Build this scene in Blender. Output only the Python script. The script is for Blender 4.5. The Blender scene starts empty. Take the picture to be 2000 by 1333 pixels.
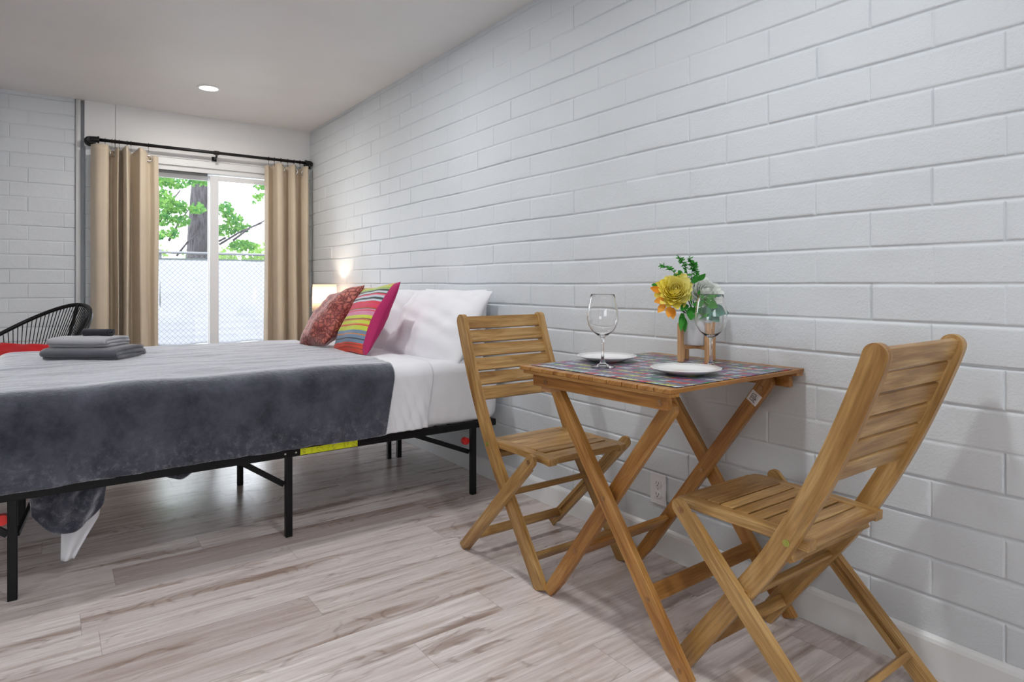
import bpy, bmesh, math, random
from mathutils import Vector, Matrix, noise, Quaternion

S = bpy.context.scene
COL = S.collection
random.seed(7)

# ------------------------------------------------------------------ camera
PHI = math.atan(900 / 1240)
cam_d = bpy.data.cameras.new('camera')
cam = bpy.data.objects.new('camera', cam_d)
COL.objects.link(cam)
cam.location = (0, 0, 1.03)
cam.rotation_euler = (math.pi / 2, 0, -PHI)
cam_d.sensor_width = 36
cam_d.lens = 1240 / 2000 * 36
cam_d.shift_y = -111.5 / 2000
cam_d.clip_start = 0.02
S.camera = cam

S.view_settings.view_transform = 'Standard'
S.view_settings.look = 'None'
S.view_settings.gamma = 1
S.view_settings.use_curve_mapping = False
S.view_settings.exposure = 0.0

# ------------------------------------------------------------------ sky
W = bpy.data.worlds.new('sky')
S.world = W
W.use_nodes = True
wn = W.node_tree
bg = wn.nodes['Background']
bg.inputs[0].default_value = (0.90, 0.93, 1.0, 1)
bg.inputs[1].default_value = 8.0

# lamps: recessed ceiling lights (their power), bedside lamp
DOWNLIGHTS = [((0.89, 4.83), 12.0), ((0.89, 2.93), 12.0), ((0.89, 1.03), 11.0), ((0.89, -0.87), 12.5),
              ((-1.20, 2.93), 7.0), ((-1.20, 1.03), 6.5), ((-1.20, -0.87), 6.5)]  # this second row is unseen, added to fill the room with light
BEDSIDE_POWER = 4.8
CEIL = 2.40
XR = 1.884      # block wall on the right
YB = 5.708      # wall with the sliding door
XL, YF = -2.3, -2.4


# ------------------------------------------------------------------ node helpers
class NT:
    def __init__(s, name):
        s.m = bpy.data.materials.new(name)
        s.m.use_nodes = True
        s.t = s.m.node_tree
        s.bsdf = s.t.nodes['Principled BSDF']
        s.out = s.t.nodes['Material Output']

    def n(s, typ, **kw):
        nd = s.t.nodes.new(typ)
        for k, v in kw.items():
            setattr(nd, k, v)
        return nd

    def put(s, sock, v):
        if isinstance(v, bpy.types.NodeSocket):
            s.t.links.new(v, sock)
        elif v is not None:
            if hasattr(sock, 'default_value'):
                dv = sock.default_value
                if hasattr(dv, '__len__') and not hasattr(v, '__len__'):
                    v = (v,) * len(dv)
                if hasattr(dv, '__len__') and len(dv) == 4 and len(v) == 3:
                    v = (*v, 1)
                sock.default_value = v

    def math(s, op, a, b=None, c=None):
        nd = s.n('ShaderNodeMath', operation=op)
        s.put(nd.inputs[0], a)
        if b is not None: s.put(nd.inputs[1], b)
        if c is not None: s.put(nd.inputs[2], c)
        return nd.outputs[0]

    def vmath(s, op, a, b=None):
        nd = s.n('ShaderNodeVectorMath', operation=op)
        s.put(nd.inputs[0], a)
        if b is not None: s.put(nd.inputs[1], b)
        return nd.outputs[0]

    def coord(s, which='Object'):
        return s.n('ShaderNodeTexCoord').outputs[which]

    def uv(s):
        return s.n('ShaderNodeUVMap', uv_map='UVMap').outputs[0]

    def sep(s, v):
        nd = s.n('ShaderNodeSeparateXYZ'); s.put(nd.inputs[0], v)
        return nd.outputs

    def comb(s, x=0.0, y=0.0, z=0.0):
        nd = s.n('ShaderNodeCombineXYZ')
        s.put(nd.inputs[0], x); s.put(nd.inputs[1], y); s.put(nd.inputs[2], z)
        return nd.outputs[0]

    def noise(s, v, scale=5, detail=3, rough=0.5, dist=0.0, col=False):
        nd = s.n('ShaderNodeTexNoise')
        s.put(nd.inputs['Vector'], v); nd.inputs['Scale'].default_value = scale
        nd.inputs['Detail'].default_value = detail; nd.inputs['Roughness'].default_value = rough
        nd.inputs['Distortion'].default_value = dist
        return nd.outputs['Color' if col else 'Fac']

    def white(s, v, col=False):
        nd = s.n('ShaderNodeTexWhiteNoise', noise_dimensions='3D'); s.put(nd.inputs['Vector'], v)
        return nd.outputs['Color' if col else 'Value']

    def ramp(s, f, stops, interp='LINEAR'):
        nd = s.n('ShaderNodeValToRGB'); s.put(nd.inputs[0], f)
        cr = nd.color_ramp; cr.interpolation = interp
        while len(cr.elements) < len(stops): cr.elements.new(0.5)
        for e, (p, c) in zip(cr.elements, stops):
            e.position = p
            e.color = (*c, 1) if hasattr(c, '__len__') else (c, c, c, 1)
        return nd.outputs[0]

    def mix(s, f, a, b, mode='MIX'):
        nd = s.n('ShaderNodeMix', data_type='RGBA', blend_type=mode)
        s.put(nd.inputs[0], f); s.put(nd.inputs[6], a); s.put(nd.inputs[7], b)
        return nd.outputs[2]

    def bump(s, h, strength=0.3, dist=0.01, normal=None):
        nd = s.n('ShaderNodeBump')
        nd.inputs['Strength'].default_value = strength; nd.inputs['Distance'].default_value = dist
        s.put(nd.inputs['Height'], h)
        if normal is not None: s.put(nd.inputs['Normal'], normal)
        return nd.outputs[0]

    def set(s, **kw):
        names = dict(base='Base Color', rough='Roughness', metal='Metallic', normal='Normal', spec='Specular IOR Level',
                     trans='Transmission Weight', ior='IOR', sheen='Sheen Weight', sheenr='Sheen Roughness',
                     sheent='Sheen Tint', coat='Coat Weight', coatr='Coat Roughness', emit='Emission Color', emits='Emission Strength',
                     sss='Subsurface Weight')
        for k, v in kw.items():
            s.put(s.bsdf.inputs[names[k]], v)
        return s.m


def plain(name, base, rough=0.5, metal=0.0, **kw):
    t = NT(name)
    return t.set(base=base, rough=rough, metal=metal, **kw)


# ------------------------------------------------------------------ materials
M = {}


def mk_paint(name, base, bump=0.35, tint=None):
    t = NT(name)
    o = t.coord()
    f = t.noise(o, 160, 4, 0.65)
    g = t.noise(o, 14, 3, 0.5)
    k = t.noise(o, 1.6, 2, 0.5)
    h = t.math('ADD', t.math('MULTIPLY', f, 0.6), t.math('MULTIPLY', g, 1.2))
    c = t.mix(t.ramp(k, [(0.35, 0.0), (0.7, 1.0)]), base, tuple(x * 0.95 for x in base))
    return t.set(base=c, rough=0.52, normal=t.bump(h, bump, 0.004), spec=0.4)


M['block'] = mk_paint('white_block_paint', (0.70, 0.735, 0.765), 0.60)
M['wall'] = mk_paint('white_wall_paint', (0.80, 0.80, 0.80), 0.12)
M['ceiling'] = mk_paint('ceiling_paint', (0.82, 0.81, 0.80), 0.10)
M['trim'] = plain('white_trim_paint', (0.82, 0.83, 0.83), 0.35)
M['vinyl'] = plain('white_vinyl', (0.80, 0.81, 0.82), 0.3)


def mk_floor():
    t = NT('oak_vinyl_planks')
    o = t.coord()
    x, y, z = t.sep(o)
    w, L = 0.152, 1.22
    yy = t.math('DIVIDE', t.math('SUBTRACT', y, 1.94), w)
    row = t.math('FLOOR', yy)
    fy = t.math('SUBTRACT', yy, row)
    off = t.math('MULTIPLY', t.white(t.comb(row, 3.3, 1.0)), L)
    xx = t.math('DIVIDE', t.math('ADD', x, off), L)
    cx = t.math('FLOOR', xx)
    fx = t.math('SUBTRACT', xx, cx)
    pid = t.comb(row, cx, 7.0)
    r1 = t.white(pid)
    rc = t.white(pid, col=True)
    # grain, offset per plank
    gv = t.vmath('ADD', t.comb(x, t.math('MULTIPLY', y, 1.0), 0.0), t.vmath('MULTIPLY', rc, (37.0, 19.0, 11.0)))
    fine = t.noise(t.vmath('MULTIPLY', gv, (5.0, 95.0, 1.0)), 1.0, 5, 0.65)
    wide = t.noise(t.vmath('MULTIPLY', gv, (1.5, 13.0, 1.0)), 1.0, 3, 0.5, 0.25)
    # cathedral figure inside darker patches
    warp = t.noise(t.vmath('MULTIPLY', gv, (2.2, 5.0, 1.0)), 1.0, 2, 0.5)
    rings = t.math('SINE', t.math('MULTIPLY', t.math('ADD', warp, t.math('MULTIPLY', fine, 0.06)), 95.0))
    patch = t.ramp(wide, [(0.58, 0.0), (0.72, 1.0)])
    base = t.ramp(r1, [(0.0, (0.54, 0.455, 0.425)), (0.35, (0.74, 0.665, 0.64)), (0.7, (0.82, 0.755, 0.73)), (1.0, (0.66, 0.575, 0.54))])
    c = t.mix(t.ramp(fine, [(0.30, 0.5), (0.60, 0.0)]), base, (0.36, 0.275, 0.24))
    c = t.mix(t.math('MULTIPLY', patch, 0.85), c, (0.26, 0.17, 0.125))
    mid = t.noise(t.vmath('MULTIPLY', gv, (2.4, 34.0, 1.0)), 1.0, 3, 0.55)
    c = t.mix(t.ramp(mid, [(0.48, 0.0), (0.70, 0.6)]), c, (0.40, 0.30, 0.25))
    rr = t.math('MULTIPLY', t.ramp(rings, [(0.55, 0.0), (0.95, 0.40)]), t.ramp(wide, [(0.50, 0.0), (0.62, 1.0)]))
    c = t.mix(rr, c, (0.20, 0.13, 0.095))
    # seams
    ey = t.math('MINIMUM', fy, t.math('SUBTRACT', 1.0, fy))
    ex = t.math('MINIMUM', fx, t.math('SUBTRACT', 1.0, fx))
    seam = t.math('MINIMUM', t.math('MULTIPLY', ey, w), t.math('MULTIPLY', ex, L))
    sf = t.ramp(t.math('MULTIPLY', seam, 400.0), [(0.15, 1.0), (0.6, 0.0)])
    c = t.mix(t.math('MULTIPLY', sf, 0.38), c, (0.14, 0.10, 0.08))
    h = t.math('SUBTRACT', t.math('MULTIPLY', fine, 0.4), sf)
    return t.set(base=c, rough=t.ramp(fine, [(0.3, 0.30), (0.7, 0.20)]), normal=t.bump(h, 0.18, 0.0010), spec=0.6)


M['floor'] = mk_floor()


def mk_wood(name, c0, c1, c2, rough=0.42, scale=1.0):
    t = NT(name)
    rnd = t.n('ShaderNodeObjectInfo').outputs['Random']
    v = t.vmath('ADD', t.uv(), t.comb(t.math('MULTIPLY', rnd, 13.0), t.math('MULTIPLY', rnd, 7.0), rnd))
    f = t.noise(t.vmath('MULTIPLY', v, (7.0 * scale, 150.0 * scale, 1.0)), 1.0, 4, 0.6)
    g = t.noise(t.vmath('MULTIPLY', v, (3.0 * scale, 22.0 * scale, 1.0)), 1.0, 3, 0.6, 0.8)
    c = t.ramp(g, [(0.28, c0), (0.5, c1), (0.72, c2)])
    c = t.mix(t.ramp(f, [(0.30, 0.5), (0.6, 0.0)]), c, tuple(x * 0.45 for x in c0))
    c = t.mix(t.math('MULTIPLY', rnd, 0.25), c, tuple(x * 0.9 for x in c0))
    return t.set(base=c, rough=rough, normal=t.bump(f, 0.12, 0.001), spec=0.45)


M['acacia'] = mk_wood('oiled_acacia', (0.27, 0.125, 0.032), (0.51, 0.295, 0.100), (0.71, 0.47, 0.205), 0.34)
M['table_wood'] = mk_wood('table_acacia', (0.26, 0.095, 0.020), (0.48, 0.225, 0.058), (0.66, 0.38, 0.125), 0.32)
M['bamboo'] = mk_wood('stand_bamboo', (0.55, 0.28, 0.12), (0.66, 0.38, 0.18), (0.74, 0.46, 0.25))
M['brass'] = plain('bronze_bolt', (0.42, 0.25, 0.13), 0.35, 0.9)
M['green_bolt'] = plain('brass_bolt_head', (0.45, 0.48, 0.12), 0.35, 0.8)
M['black_metal'] = plain('black_powder_coat', (0.005, 0.005, 0.006), 0.4, spec=0.25)
M['pipe_black'] = plain('black_iron_pipe', (0.015, 0.014, 0.014), 0.4, 0.4)
M['red_plastic'] = plain('red_plastic', (0.75, 0.02, 0.015), 0.35)
M['chrome'] = plain('brushed_nickel', (0.55, 0.54, 0.52), 0.25, 1.0)
M['ceramic'] = plain('white_ceramic', (0.86, 0.85, 0.85), 0.12, coat=0.4)
M['pot'] = plain('white_pot', (0.78, 0.80, 0.83), 0.45)
M['outlet'] = plain('white_plastic', (0.82, 0.82, 0.84), 0.3)
M['slot'] = plain('outlet_slot', (0.03, 0.03, 0.03), 0.6)
M['cord_black'] = plain('black_vinyl_cord', (0.006, 0.006, 0.007), 0.35, spec=0.3)


def mk_cloth(name, base, scale=900, bump=0.25, rough=0.85, var=0.08, **kw):
    t = NT(name)
    o = t.coord()
    f = t.noise(o, scale, 2, 0.6)
    g = t.noise(o, 6, 4, 0.55)
    c = t.mix(t.ramp(g, [(0.3, 0.0), (0.7, 1.0)]), base, tuple(x * (1 - var) for x in base))
    h = t.math('ADD', t.math('MULTIPLY', f, 0.5), t.math('MULTIPLY', g, 3.0))
    return t.set(base=c, rough=rough, normal=t.bump(h, bump, 0.003), **kw)


M['sheet'] = mk_cloth('white_cotton', (0.82, 0.82, 0.85), 700, 0.25, 0.8, 0.03)
M['pillowcase'] = mk_cloth('pillowcase_cotton', (0.84, 0.84, 0.87), 300, 0.3, 0.8, 0.03)
M['curtain'] = mk_cloth('tan_curtain', (0.63, 0.53, 0.40), 900, 0.12, 0.75, 0.06, sheen=0.15)
M['red_cloth'] = mk_cloth('red_cloth', (0.62, 0.006, 0.010), 500, 0.3, 0.7, 0.1)
M['towel_dark'] = mk_cloth('dark_grey_terry', (0.105, 0.108, 0.13), 380, 1.0, 0.95, 0.2, sheen=0.5)
M['towel_light'] = mk_cloth('light_grey_terry', (0.40, 0.40, 0.43), 380, 1.0, 0.95, 0.1, sheen=0.5)
M['towel_black'] = mk_cloth('black_terry', (0.018, 0.018, 0.028), 380, 1.0, 0.95, 0.2, sheen=0.2)


def mk_blanket():
    t = NT('grey_plush')
    o = t.coord()
    p = t.noise(o, 6.5, 7, 0.70, 0.12)
    q = t.noise(o, 34, 6, 0.78, 0.0)
    f = t.noise(o, 420, 2, 0.6)
    c = t.mix(t.ramp(p, [(0.32, 0.0), (0.72, 1.0)]), (0.018, 0.020, 0.031), (0.095, 0.10, 0.13))
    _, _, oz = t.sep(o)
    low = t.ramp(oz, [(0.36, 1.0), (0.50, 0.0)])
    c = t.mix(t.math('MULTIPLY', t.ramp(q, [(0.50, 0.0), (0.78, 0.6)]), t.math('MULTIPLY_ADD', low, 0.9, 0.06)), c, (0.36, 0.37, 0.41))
    h = t.math('ADD', t.math('ADD', t.math('MULTIPLY', f, 0.35), t.math('MULTIPLY', q, 0.9)), t.math('MULTIPLY', p, 3.0))
    nb = t.bump(h, 0.5, 0.007)
    t.set(base=c, rough=0.8, normal=nb, sheen=1.0, sheenr=0.30, sheent=(1.0, 1.0, 1.0), spec=0.3)
    sh = t.n('ShaderNodeBsdfSheen'); sh.inputs['Color'].default_value = (0.92, 0.94, 1.0, 1); sh.inputs['Roughness'].default_value = 0.42
    t.put(sh.inputs['Normal'], nb)
    ad = t.n('ShaderNodeAddShader'); t.put(ad.inputs[0], t.bsdf.outputs[0]); t.put(ad.inputs[1], sh.outputs[0]); t.put(t.out.inputs['Surface'], ad.outputs[0])
    return t.m


M['blanket'] = mk_blanket()


def mk_red_velvet():
    t = NT('rose_velvet')
    o = t.coord()
    d = t.noise(o, 9, 3, 0.6)
    v = t.n('ShaderNodeTexVoronoi', feature='DISTANCE_TO_EDGE')
    t.put(v.inputs['Vector'], t.vmath('ADD', o, t.vmath('MULTIPLY', t.noise(o, 14, 3, 0.6, col=True), (0.09, 0.09, 0.09))))
    v.inputs['Scale'].default_value = 34
    e = t.ramp(v.outputs['Distance'], [(0.04, 1.0), (0.20, 0.0)])
    c = t.mix(t.ramp(d, [(0.35, 0.0), (0.65, 1.0)]), (0.56, 0.17, 0.125), (0.40, 0.085, 0.065))
    c = t.mix(t.math('MULTIPLY', e, 0.9), c, (0.11, 0.012, 0.012))
    return t.set(base=c, rough=0.65, normal=t.bump(v.outputs['Distance'], 0.5, 0.006), sheen=0.8, sheenr=0.3, sheent=(1.0, 0.75, 0.72))


M['rose'] = mk_red_velvet()


def mk_stripes():
    # UV: x along the cushion width (0..1), y up its height (0..1)
    t = NT('striped_weave')
    u, v, _ = t.sep(t.uv())
    o = t.coord()
    vv = t.math('ADD', v, t.math('MULTIPLY', t.math('SUBTRACT', t.noise(t.comb(t.math('MULTIPLY', u, 6.0), 2.0, 0.0), 1.0, 3), 0.5), 0.012))
    cols = {
        'o': (0.85, 0.055, 0.012), 'O': (0.42, 0.04, 0.02), 'b': (0.16, 0.24, 0.36), 'B': (0.030, 0.045, 0.06), 'y': (0.52, 0.60, 0.05),
        'Y': (0.60, 0.22, 0.07), 'r': (0.62, 0.03, 0.04), 'p': (0.62, 0.22, 0.36), 'P': (0.62, 0.035, 0.10), 'w': (0.50, 0.55, 0.62),
        'g': (0.30, 0.40, 0.13), 'k': (0.03, 0.05, 0.045), 'n': (0.25, 0.10, 0.05), 'l': (0.62, 0.48, 0.06)}
    seq = 'oooOooO' 'obbbBbbbYbbb' 'yyyyrYyyyYnyyy' 'pppprpnr' 'PPPPrP' 'wwkBwwprkwwBk' 'gggyglYll'
    N = len(seq)
    stops = [(i / N, cols[ch]) for i, ch in enumerate(seq)]
    # three ramps (a ramp holds 32 stops at most)
    parts = [stops[0:24], stops[24:48], stops[48:]]
    cs = [t.ramp(vv, p, 'CONSTANT') for p in parts if p]
    c = cs[0]
    for p, cc in zip(parts[1:], cs[1:]):
        if p: c = t.mix(t.math('GREATER_THAN', vv, p[0][0]), c, cc)
    th = t.noise(t.vmath('MULTIPLY', t.uv(), (160.0, 20.0, 1.0)), 1.0, 2, 0.6)
    streak = t.noise(t.vmath('MULTIPLY', t.uv(), (9.0, 110.0, 1.0)), 1.0, 3, 0.6)
    c = t.mix(t.ramp(streak, [(0.60, 0.0), (0.68, 0.55)]), c, (0.10, 0.03, 0.04))
    c = t.mix(t.math('MULTIPLY', th, 0.25), c, (0.9, 0.9, 0.8), 'OVERLAY')
    border = t.math('MAXIMUM', t.math('LESS_THAN', u, 0.08), t.math('GREATER_THAN', u, 0.92))
    c = t.mix(border, c, (0.42, 0.008, 0.105))
    return t.set(base=c, rough=0.8, normal=t.bump(th, 0.4, 0.003), sheen=0.2)


M['stripes'] = mk_stripes()
M['magenta'] = mk_cloth('magenta_cotton', (0.40, 0.008, 0.10), 500, 0.3, 0.8)


def mk_mat():
    # woven placemat: object coords of a mat lying flat, rows run along local y
    t = NT('woven_placemat')
    x, y, z = t.sep(t.coord())
    pitch = 0.056
    rx = t.math('DIVIDE', x, pitch)
    row = t.math('FLOOR', rx); fr = t.math('SUBTRACT', rx, row)
    by = t.math('ADD', t.math('DIVIDE', y, 0.021), t.math('MULTIPLY', fr, 1.1))
    by = t.math('ADD', by, t.math('MULTIPLY', t.white(t.comb(row, 1.0, 5.0)), 8.0))
    cell = t.math('FLOOR', by); fb = t.math('SUBTRACT', by, cell)
    rnd = t.white(t.comb(row, cell, 2.0)); rnd2 = t.white(t.comb(row, cell, 9.0))
    blk = t.ramp(rnd, [(0.0, (0.70, 0.72, 0.68)), (0.16, (0.62, 0.60, 0.15)), (0.28, (0.62, 0.03, 0.03)), (0.40, (0.72, 0.20, 0.12)),
                       (0.52, (0.05, 0.32, 0.12)), (0.64, (0.40, 0.62, 0.48)), (0.76, (0.36, 0.05, 0.20)), (0.86, (0.55, 0.62, 0.75)), (0.94, (0.66, 0.62, 0.42))], 'CONSTANT')
    inb = t.math('MULTIPLY', t.math('LESS_THAN', fb, 0.62), t.math('MULTIPLY', t.math('GREATER_THAN', fr, 0.12), t.math('LESS_THAN', fr, 0.55)))
    band = t.ramp(fr, [(0.0, (0.02, 0.025, 0.07)), (0.60, (0.14, 0.05, 0.20)), (0.68, (0.10, 0.16, 0.09)), (0.76, (0.20, 0.12, 0.22)),
                       (0.84, (0.04, 0.16, 0.12)), (0.90, (0.16, 0.10, 0.24)), (0.95, (0.42, 0.36, 0.38))], 'CONSTANT')
    mot = t.noise(t.comb(t.math('MULTIPLY', x, 60.0), t.math('MULTIPLY', y, 12.0), 0.0), 1.0, 3)
    band = t.mix(t.ramp(mot, [(0.45, 0.0), (0.6, 0.6)]), band, (0.20, 0.20, 0.30))
    c = t.mix(inb, band, blk)
    fine = t.noise(t.coord(), 900, 2)
    return t.set(base=c, rough=0.36, normal=t.bump(fine, 0.3, 0.001), spec=0.6)


M['mat'] = mk_mat()


def mk_clear(name):
    t = NT(name)
    tr = t.n('ShaderNodeBsdfTransparent'); tr.inputs[0].default_value = (0.97, 0.98, 0.98, 1)
    gl = t.n('ShaderNodeBsdfGlossy'); gl.inputs['Roughness'].default_value = 0.02
    fr = t.n('ShaderNodeFresnel'); fr.inputs['IOR'].default_value = 1.45
    mx = t.n('ShaderNodeMixShader')
    t.put(mx.inputs[0], fr.outputs[0]); t.put(mx.inputs[1], tr.outputs[0]); t.put(mx.inputs[2], gl.outputs[0])
    t.put(t.out.inputs['Surface'], mx.outputs[0])
    return t.m


M['glass'] = mk_clear('window_glass')
M['wine_glass'] = plain('clear_crystal', (1, 1, 1), 0.0, trans=1.0, ior=1.45)


def mk_leaf(name, a, b, tr=0.5):
    t = NT(name)
    n_ = t.noise(t.coord(), 7.0, 3)
    c = t.mix(t.ramp(n_, [(0.35, 0.0), (0.65, 1.0)]), a, b)
    d = t.n('ShaderNodeBsdfDiffuse'); t.put(d.inputs[0], c)
    tl = t.n('ShaderNodeBsdfTranslucent'); t.put(tl.inputs[0], c)
    mx = t.n('ShaderNodeMixShader'); mx.inputs[0].default_value = tr
    t.put(mx.inputs[1], d.outputs[0]); t.put(mx.inputs[2], tl.outputs[0])
    t.put(t.out.inputs['Surface'], mx.outputs[0])
    return t.m


M['maple'] = mk_leaf('maple_leaf', (0.040, 0.135, 0.050), (0.16, 0.30, 0.075), 0.6)
M['bush'] = mk_leaf('bush_leaf', (0.12, 0.22, 0.05), (0.18, 0.28, 0.09))


def mk_bark():
    t = NT('grey_bark')
    o = t.coord()
    f = t.noise(t.vmath('MULTIPLY', o, (26.0, 26.0, 5.0)), 1.0, 5, 0.65)
    c = t.ramp(f, [(0.35, (0.010, 0.008, 0.009)), (0.6, (0.060, 0.054, 0.060))])
    return t.set(base=c, rough=0.95, normal=t.bump(f, 1.0, 0.04))


M['bark'] = mk_bark()
M['fabric_screen'] = mk_cloth('pale_screen_fabric', (0.27, 0.275, 0.30), 60, 0.2, 0.8, 0.05)
M['galv'] = plain('galvanised_wire', (0.10, 0.105, 0.11), 0.6, 0.2)
M['grass'] = plain('ground_concrete', (0.30, 0.31, 0.29), 0.95)
M['petal_yellow'] = mk_leaf('yellow_petal', (0.95, 0.82, 0.14), (0.95, 0.90, 0.42), 0.2)
M['petal_white'] = mk_leaf('white_petal', (0.88, 0.90, 0.84), (0.92, 0.93, 0.92), 0.25)
M['petal_orange'] = mk_leaf('orange_petal', (0.88, 0.33, 0.04), (0.90, 0.52, 0.12), 0.25)
M['leaf_green'] = mk_leaf('bouquet_leaf', (0.05, 0.28, 0.04), (0.10, 0.40, 0.08), 0.25)
M['leaf_teal'] = mk_leaf('bouquet_grey_leaf', (0.12, 0.30, 0.22), (0.16, 0.36, 0.28), 0.25)
M['stem'] = plain('dark_stem', (0.02, 0.05, 0.02), 0.6)


def mk_shade():
    t = NT('linen_lamp_shade')
    th = t.noise(t.vmath('MULTIPLY', t.coord(), (400.0, 400.0, 40.0)), 1.0, 2)
    d = t.n('ShaderNodeBsdfDiffuse'); t.put(d.inputs[0], (0.84, 0.80, 0.76, 1))
    tl = t.n('ShaderNodeBsdfTranslucent'); t.put(tl.inputs[0], t.mix(t.math('MULTIPLY', th, 0.2), (0.88, 0.76, 0.64), (0.70, 0.58, 0.47)))
    mx = t.n('ShaderNodeMixShader'); mx.inputs[0].default_value = 0.6
    t.put(mx.inputs[1], d.outputs[0]); t.put(mx.inputs[2], tl.outputs[0])
    t.put(t.out.inputs['Surface'], mx.outputs[0])
    return t.m


M['shade'] = mk_shade()
M['led'] = plain('led_diffuser', (1, 1, 1), 0.5, emit=(1.0, 0.97, 0.93), emits=6.0)


# ------------------------------------------------------------------ mesh helpers
def tag(o, label=None, cat=None, group=None, kind=None):
    if label: o['label'] = label
    if cat: o['category'] = cat
    if group: o['group'] = group
    if kind: o['kind'] = kind
    return o


def thing(name, label, cat, loc=(0, 0, 0), rz=0.0, group=None):
    o = bpy.data.objects.new(name, None)
    COL.objects.link(o)
    o.empty_display_size = 0.05
    o.location = loc; o.rotation_euler = (0, 0, rz)
    return tag(o, label, cat, group)


class MB:
    def __init__(s):
        s.v = []; s.f = []; s.uv = []; s.mi = []

    def face(s, idx, uvs=None, mi=0):
        s.f.append(tuple(idx)); s.uv.append(uvs); s.mi.append(mi)

    def box(s, x0, x1, y0, y1, z0, z1, axis=None, mat=None):
        """box with UVs in metres, u along its longest (or given) axis"""
        d = (x1 - x0, y1 - y0, z1 - z0)
        if axis is None: axis = max(range(3), key=lambda i: d[i])
        b = len(s.v); ou, ov = random.uniform(0, 9), random.uniform(0, 9)
        P = [Vector((x, y, z)) for x in (x0, x1) for y in (y0, y1) for z in (z0, z1)]
        Q = [mat @ p for p in P] if mat is not None else P
        s.v += [tuple(q) for q in Q]
        for q in ((0, 1, 3, 2), (4, 6, 7, 5), (0, 4, 5, 1), (2, 3, 7, 6), (0, 2, 6, 4), (1, 5, 7, 3)):
            pts = [P[i] for i in q]
            oth = [i for i in range(3) if i != axis]
            uv = [(p[axis] + ou, p[oth[0]] + p[oth[1]] + ov) for p in pts]
            s.face([b + i for i in q], uv)
        return s

    def bar(s, p, q, w, t, up=(0, 0, 1)):
        """rectangular bar from p to q; w along 'side', t along 'up-ish'"""
        p, q = Vector(p), Vector(q)
        d = (q - p); L = d.length; d.normalize()
        side = d.cross(Vector(up))
        if side.length < 1e-5: side = Vector((1, 0, 0))
        side.normalize(); u2 = side.cross(d)
        m = Matrix((( *d, 0), (*side, 0), (*u2, 0), (0, 0, 0, 1))).transposed()
        m.translation = p
        return s.box(0, L, -w / 2, w / 2, -t / 2, t / 2, axis=0, mat=m)

    def ribbon(s, pts, hw, x0, x1):
        """board of thickness x0..x1 following side-plane points (y,z) with half widths"""
        n = len(pts); b = len(s.v); arc = 0; A = []
        for i, (y, z) in enumerate(pts):
            if i: arc += math.hypot(y - pts[i - 1][0], z - pts[i - 1][1])
            A.append(arc)
            a = pts[max(0, i - 1)]; c = pts[min(n - 1, i + 1)]
            ty, tz = c[0] - a[0], c[1] - a[1]; l = math.hypot(ty, tz) or 1
            ny, nz = -tz / l, ty / l
            h = hw[i] if hasattr(hw, '__len__') else hw
            for X, sg in ((x0, -1), (x0, 1), (x1, 1), (x1, -1)):
                s.v.append((X, y + ny * h * sg, z + nz * h * sg))
        per = [0, 0.05, 0.075, 0.125, 0.15]
        for i in range(n - 1):
            for k in range(4):
                k2 = (k + 1) % 4
                s.face([b + 4 * i + k, b + 4 * i + k2, b + 4 * (i + 1) + k2, b + 4 * (i + 1) + k],
                       [(A[i], per[k]), (A[i], per[k + 1]), (A[i + 1], per[k + 1]), (A[i + 1], per[k])])
        s.face([b + 3, b + 2, b + 1, b], [(0, 0.15), (0, 0.1), (0, 0.05), (0, 0)])
        e = b + 4 * (n - 1)
        s.face([e, e + 1, e + 2, e + 3], [(arc, 0), (arc, 0.05), (arc, 0.1), (arc, 0.15)])
        return s

    def tube(s, pts, r, seg=10, closed=False, cap=True):
        pts = [Vector(p) for p in pts]; n = len(pts)
        rs = r if hasattr(r, '__len__') else [r] * n
        b = len(s.v)
        prev = None; arc = 0
        for i, p in enumerate(pts):
            a = pts[(i - 1) % n] if (closed or i) else pts[0]
            c = pts[(i + 1) % n] if (closed or i < n - 1) else pts[-1]
            t = (c - a).normalized()
            if prev is None:
                ref = Vector((0, 0, 1)) if abs(t.z) < 0.9 else Vector((1, 0, 0))
                u = t.cross(ref).normalized()
            else:
                u = (prev - t * prev.dot(t)).normalized()
            prev = u; w = t.cross(u)
            for k in range(seg):
                an = 2 * math.pi * k / seg
                s.v.append(tuple(p + (u * math.cos(an) + w * math.sin(an)) * rs[i]))
        m = n if closed else n - 1
        for i in range(m):
            j = (i + 1) % n
            for k in range(seg):
                k2 = (k + 1) % seg
                s.face([b + i * seg + k, b + i * seg + k2, b + j * seg + k2, b + j * seg + k],
                       [(i * .05, k * .01), (i * .05, k * .01 + .01), (i * .05 + .05, k * .01 + .01), (i * .05 + .05, k * .01)])
        if cap and not closed:
            s.face([b + k for k in range(seg)][::-1]); e = b + (n - 1) * seg
            s.face([e + k for k in range(seg)])
        return s

    def lathe(s, prof, seg=48, c=(0, 0, 0)):
        b = len(s.v); n = len(prof)
        for r, z in prof:
            for k in range(seg):
                a = 2 * math.pi * k / seg
                s.v.append((c[0] + r * math.cos(a), c[1] + r * math.sin(a), c[2] + z))
        for i in range(n - 1):
            for k in range(seg):
                k2 = (k + 1) % seg
                s.face([b + i * seg + k, b + i * seg + k2, b + (i + 1) * seg + k2, b + (i + 1) * seg + k])
        return s

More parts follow.
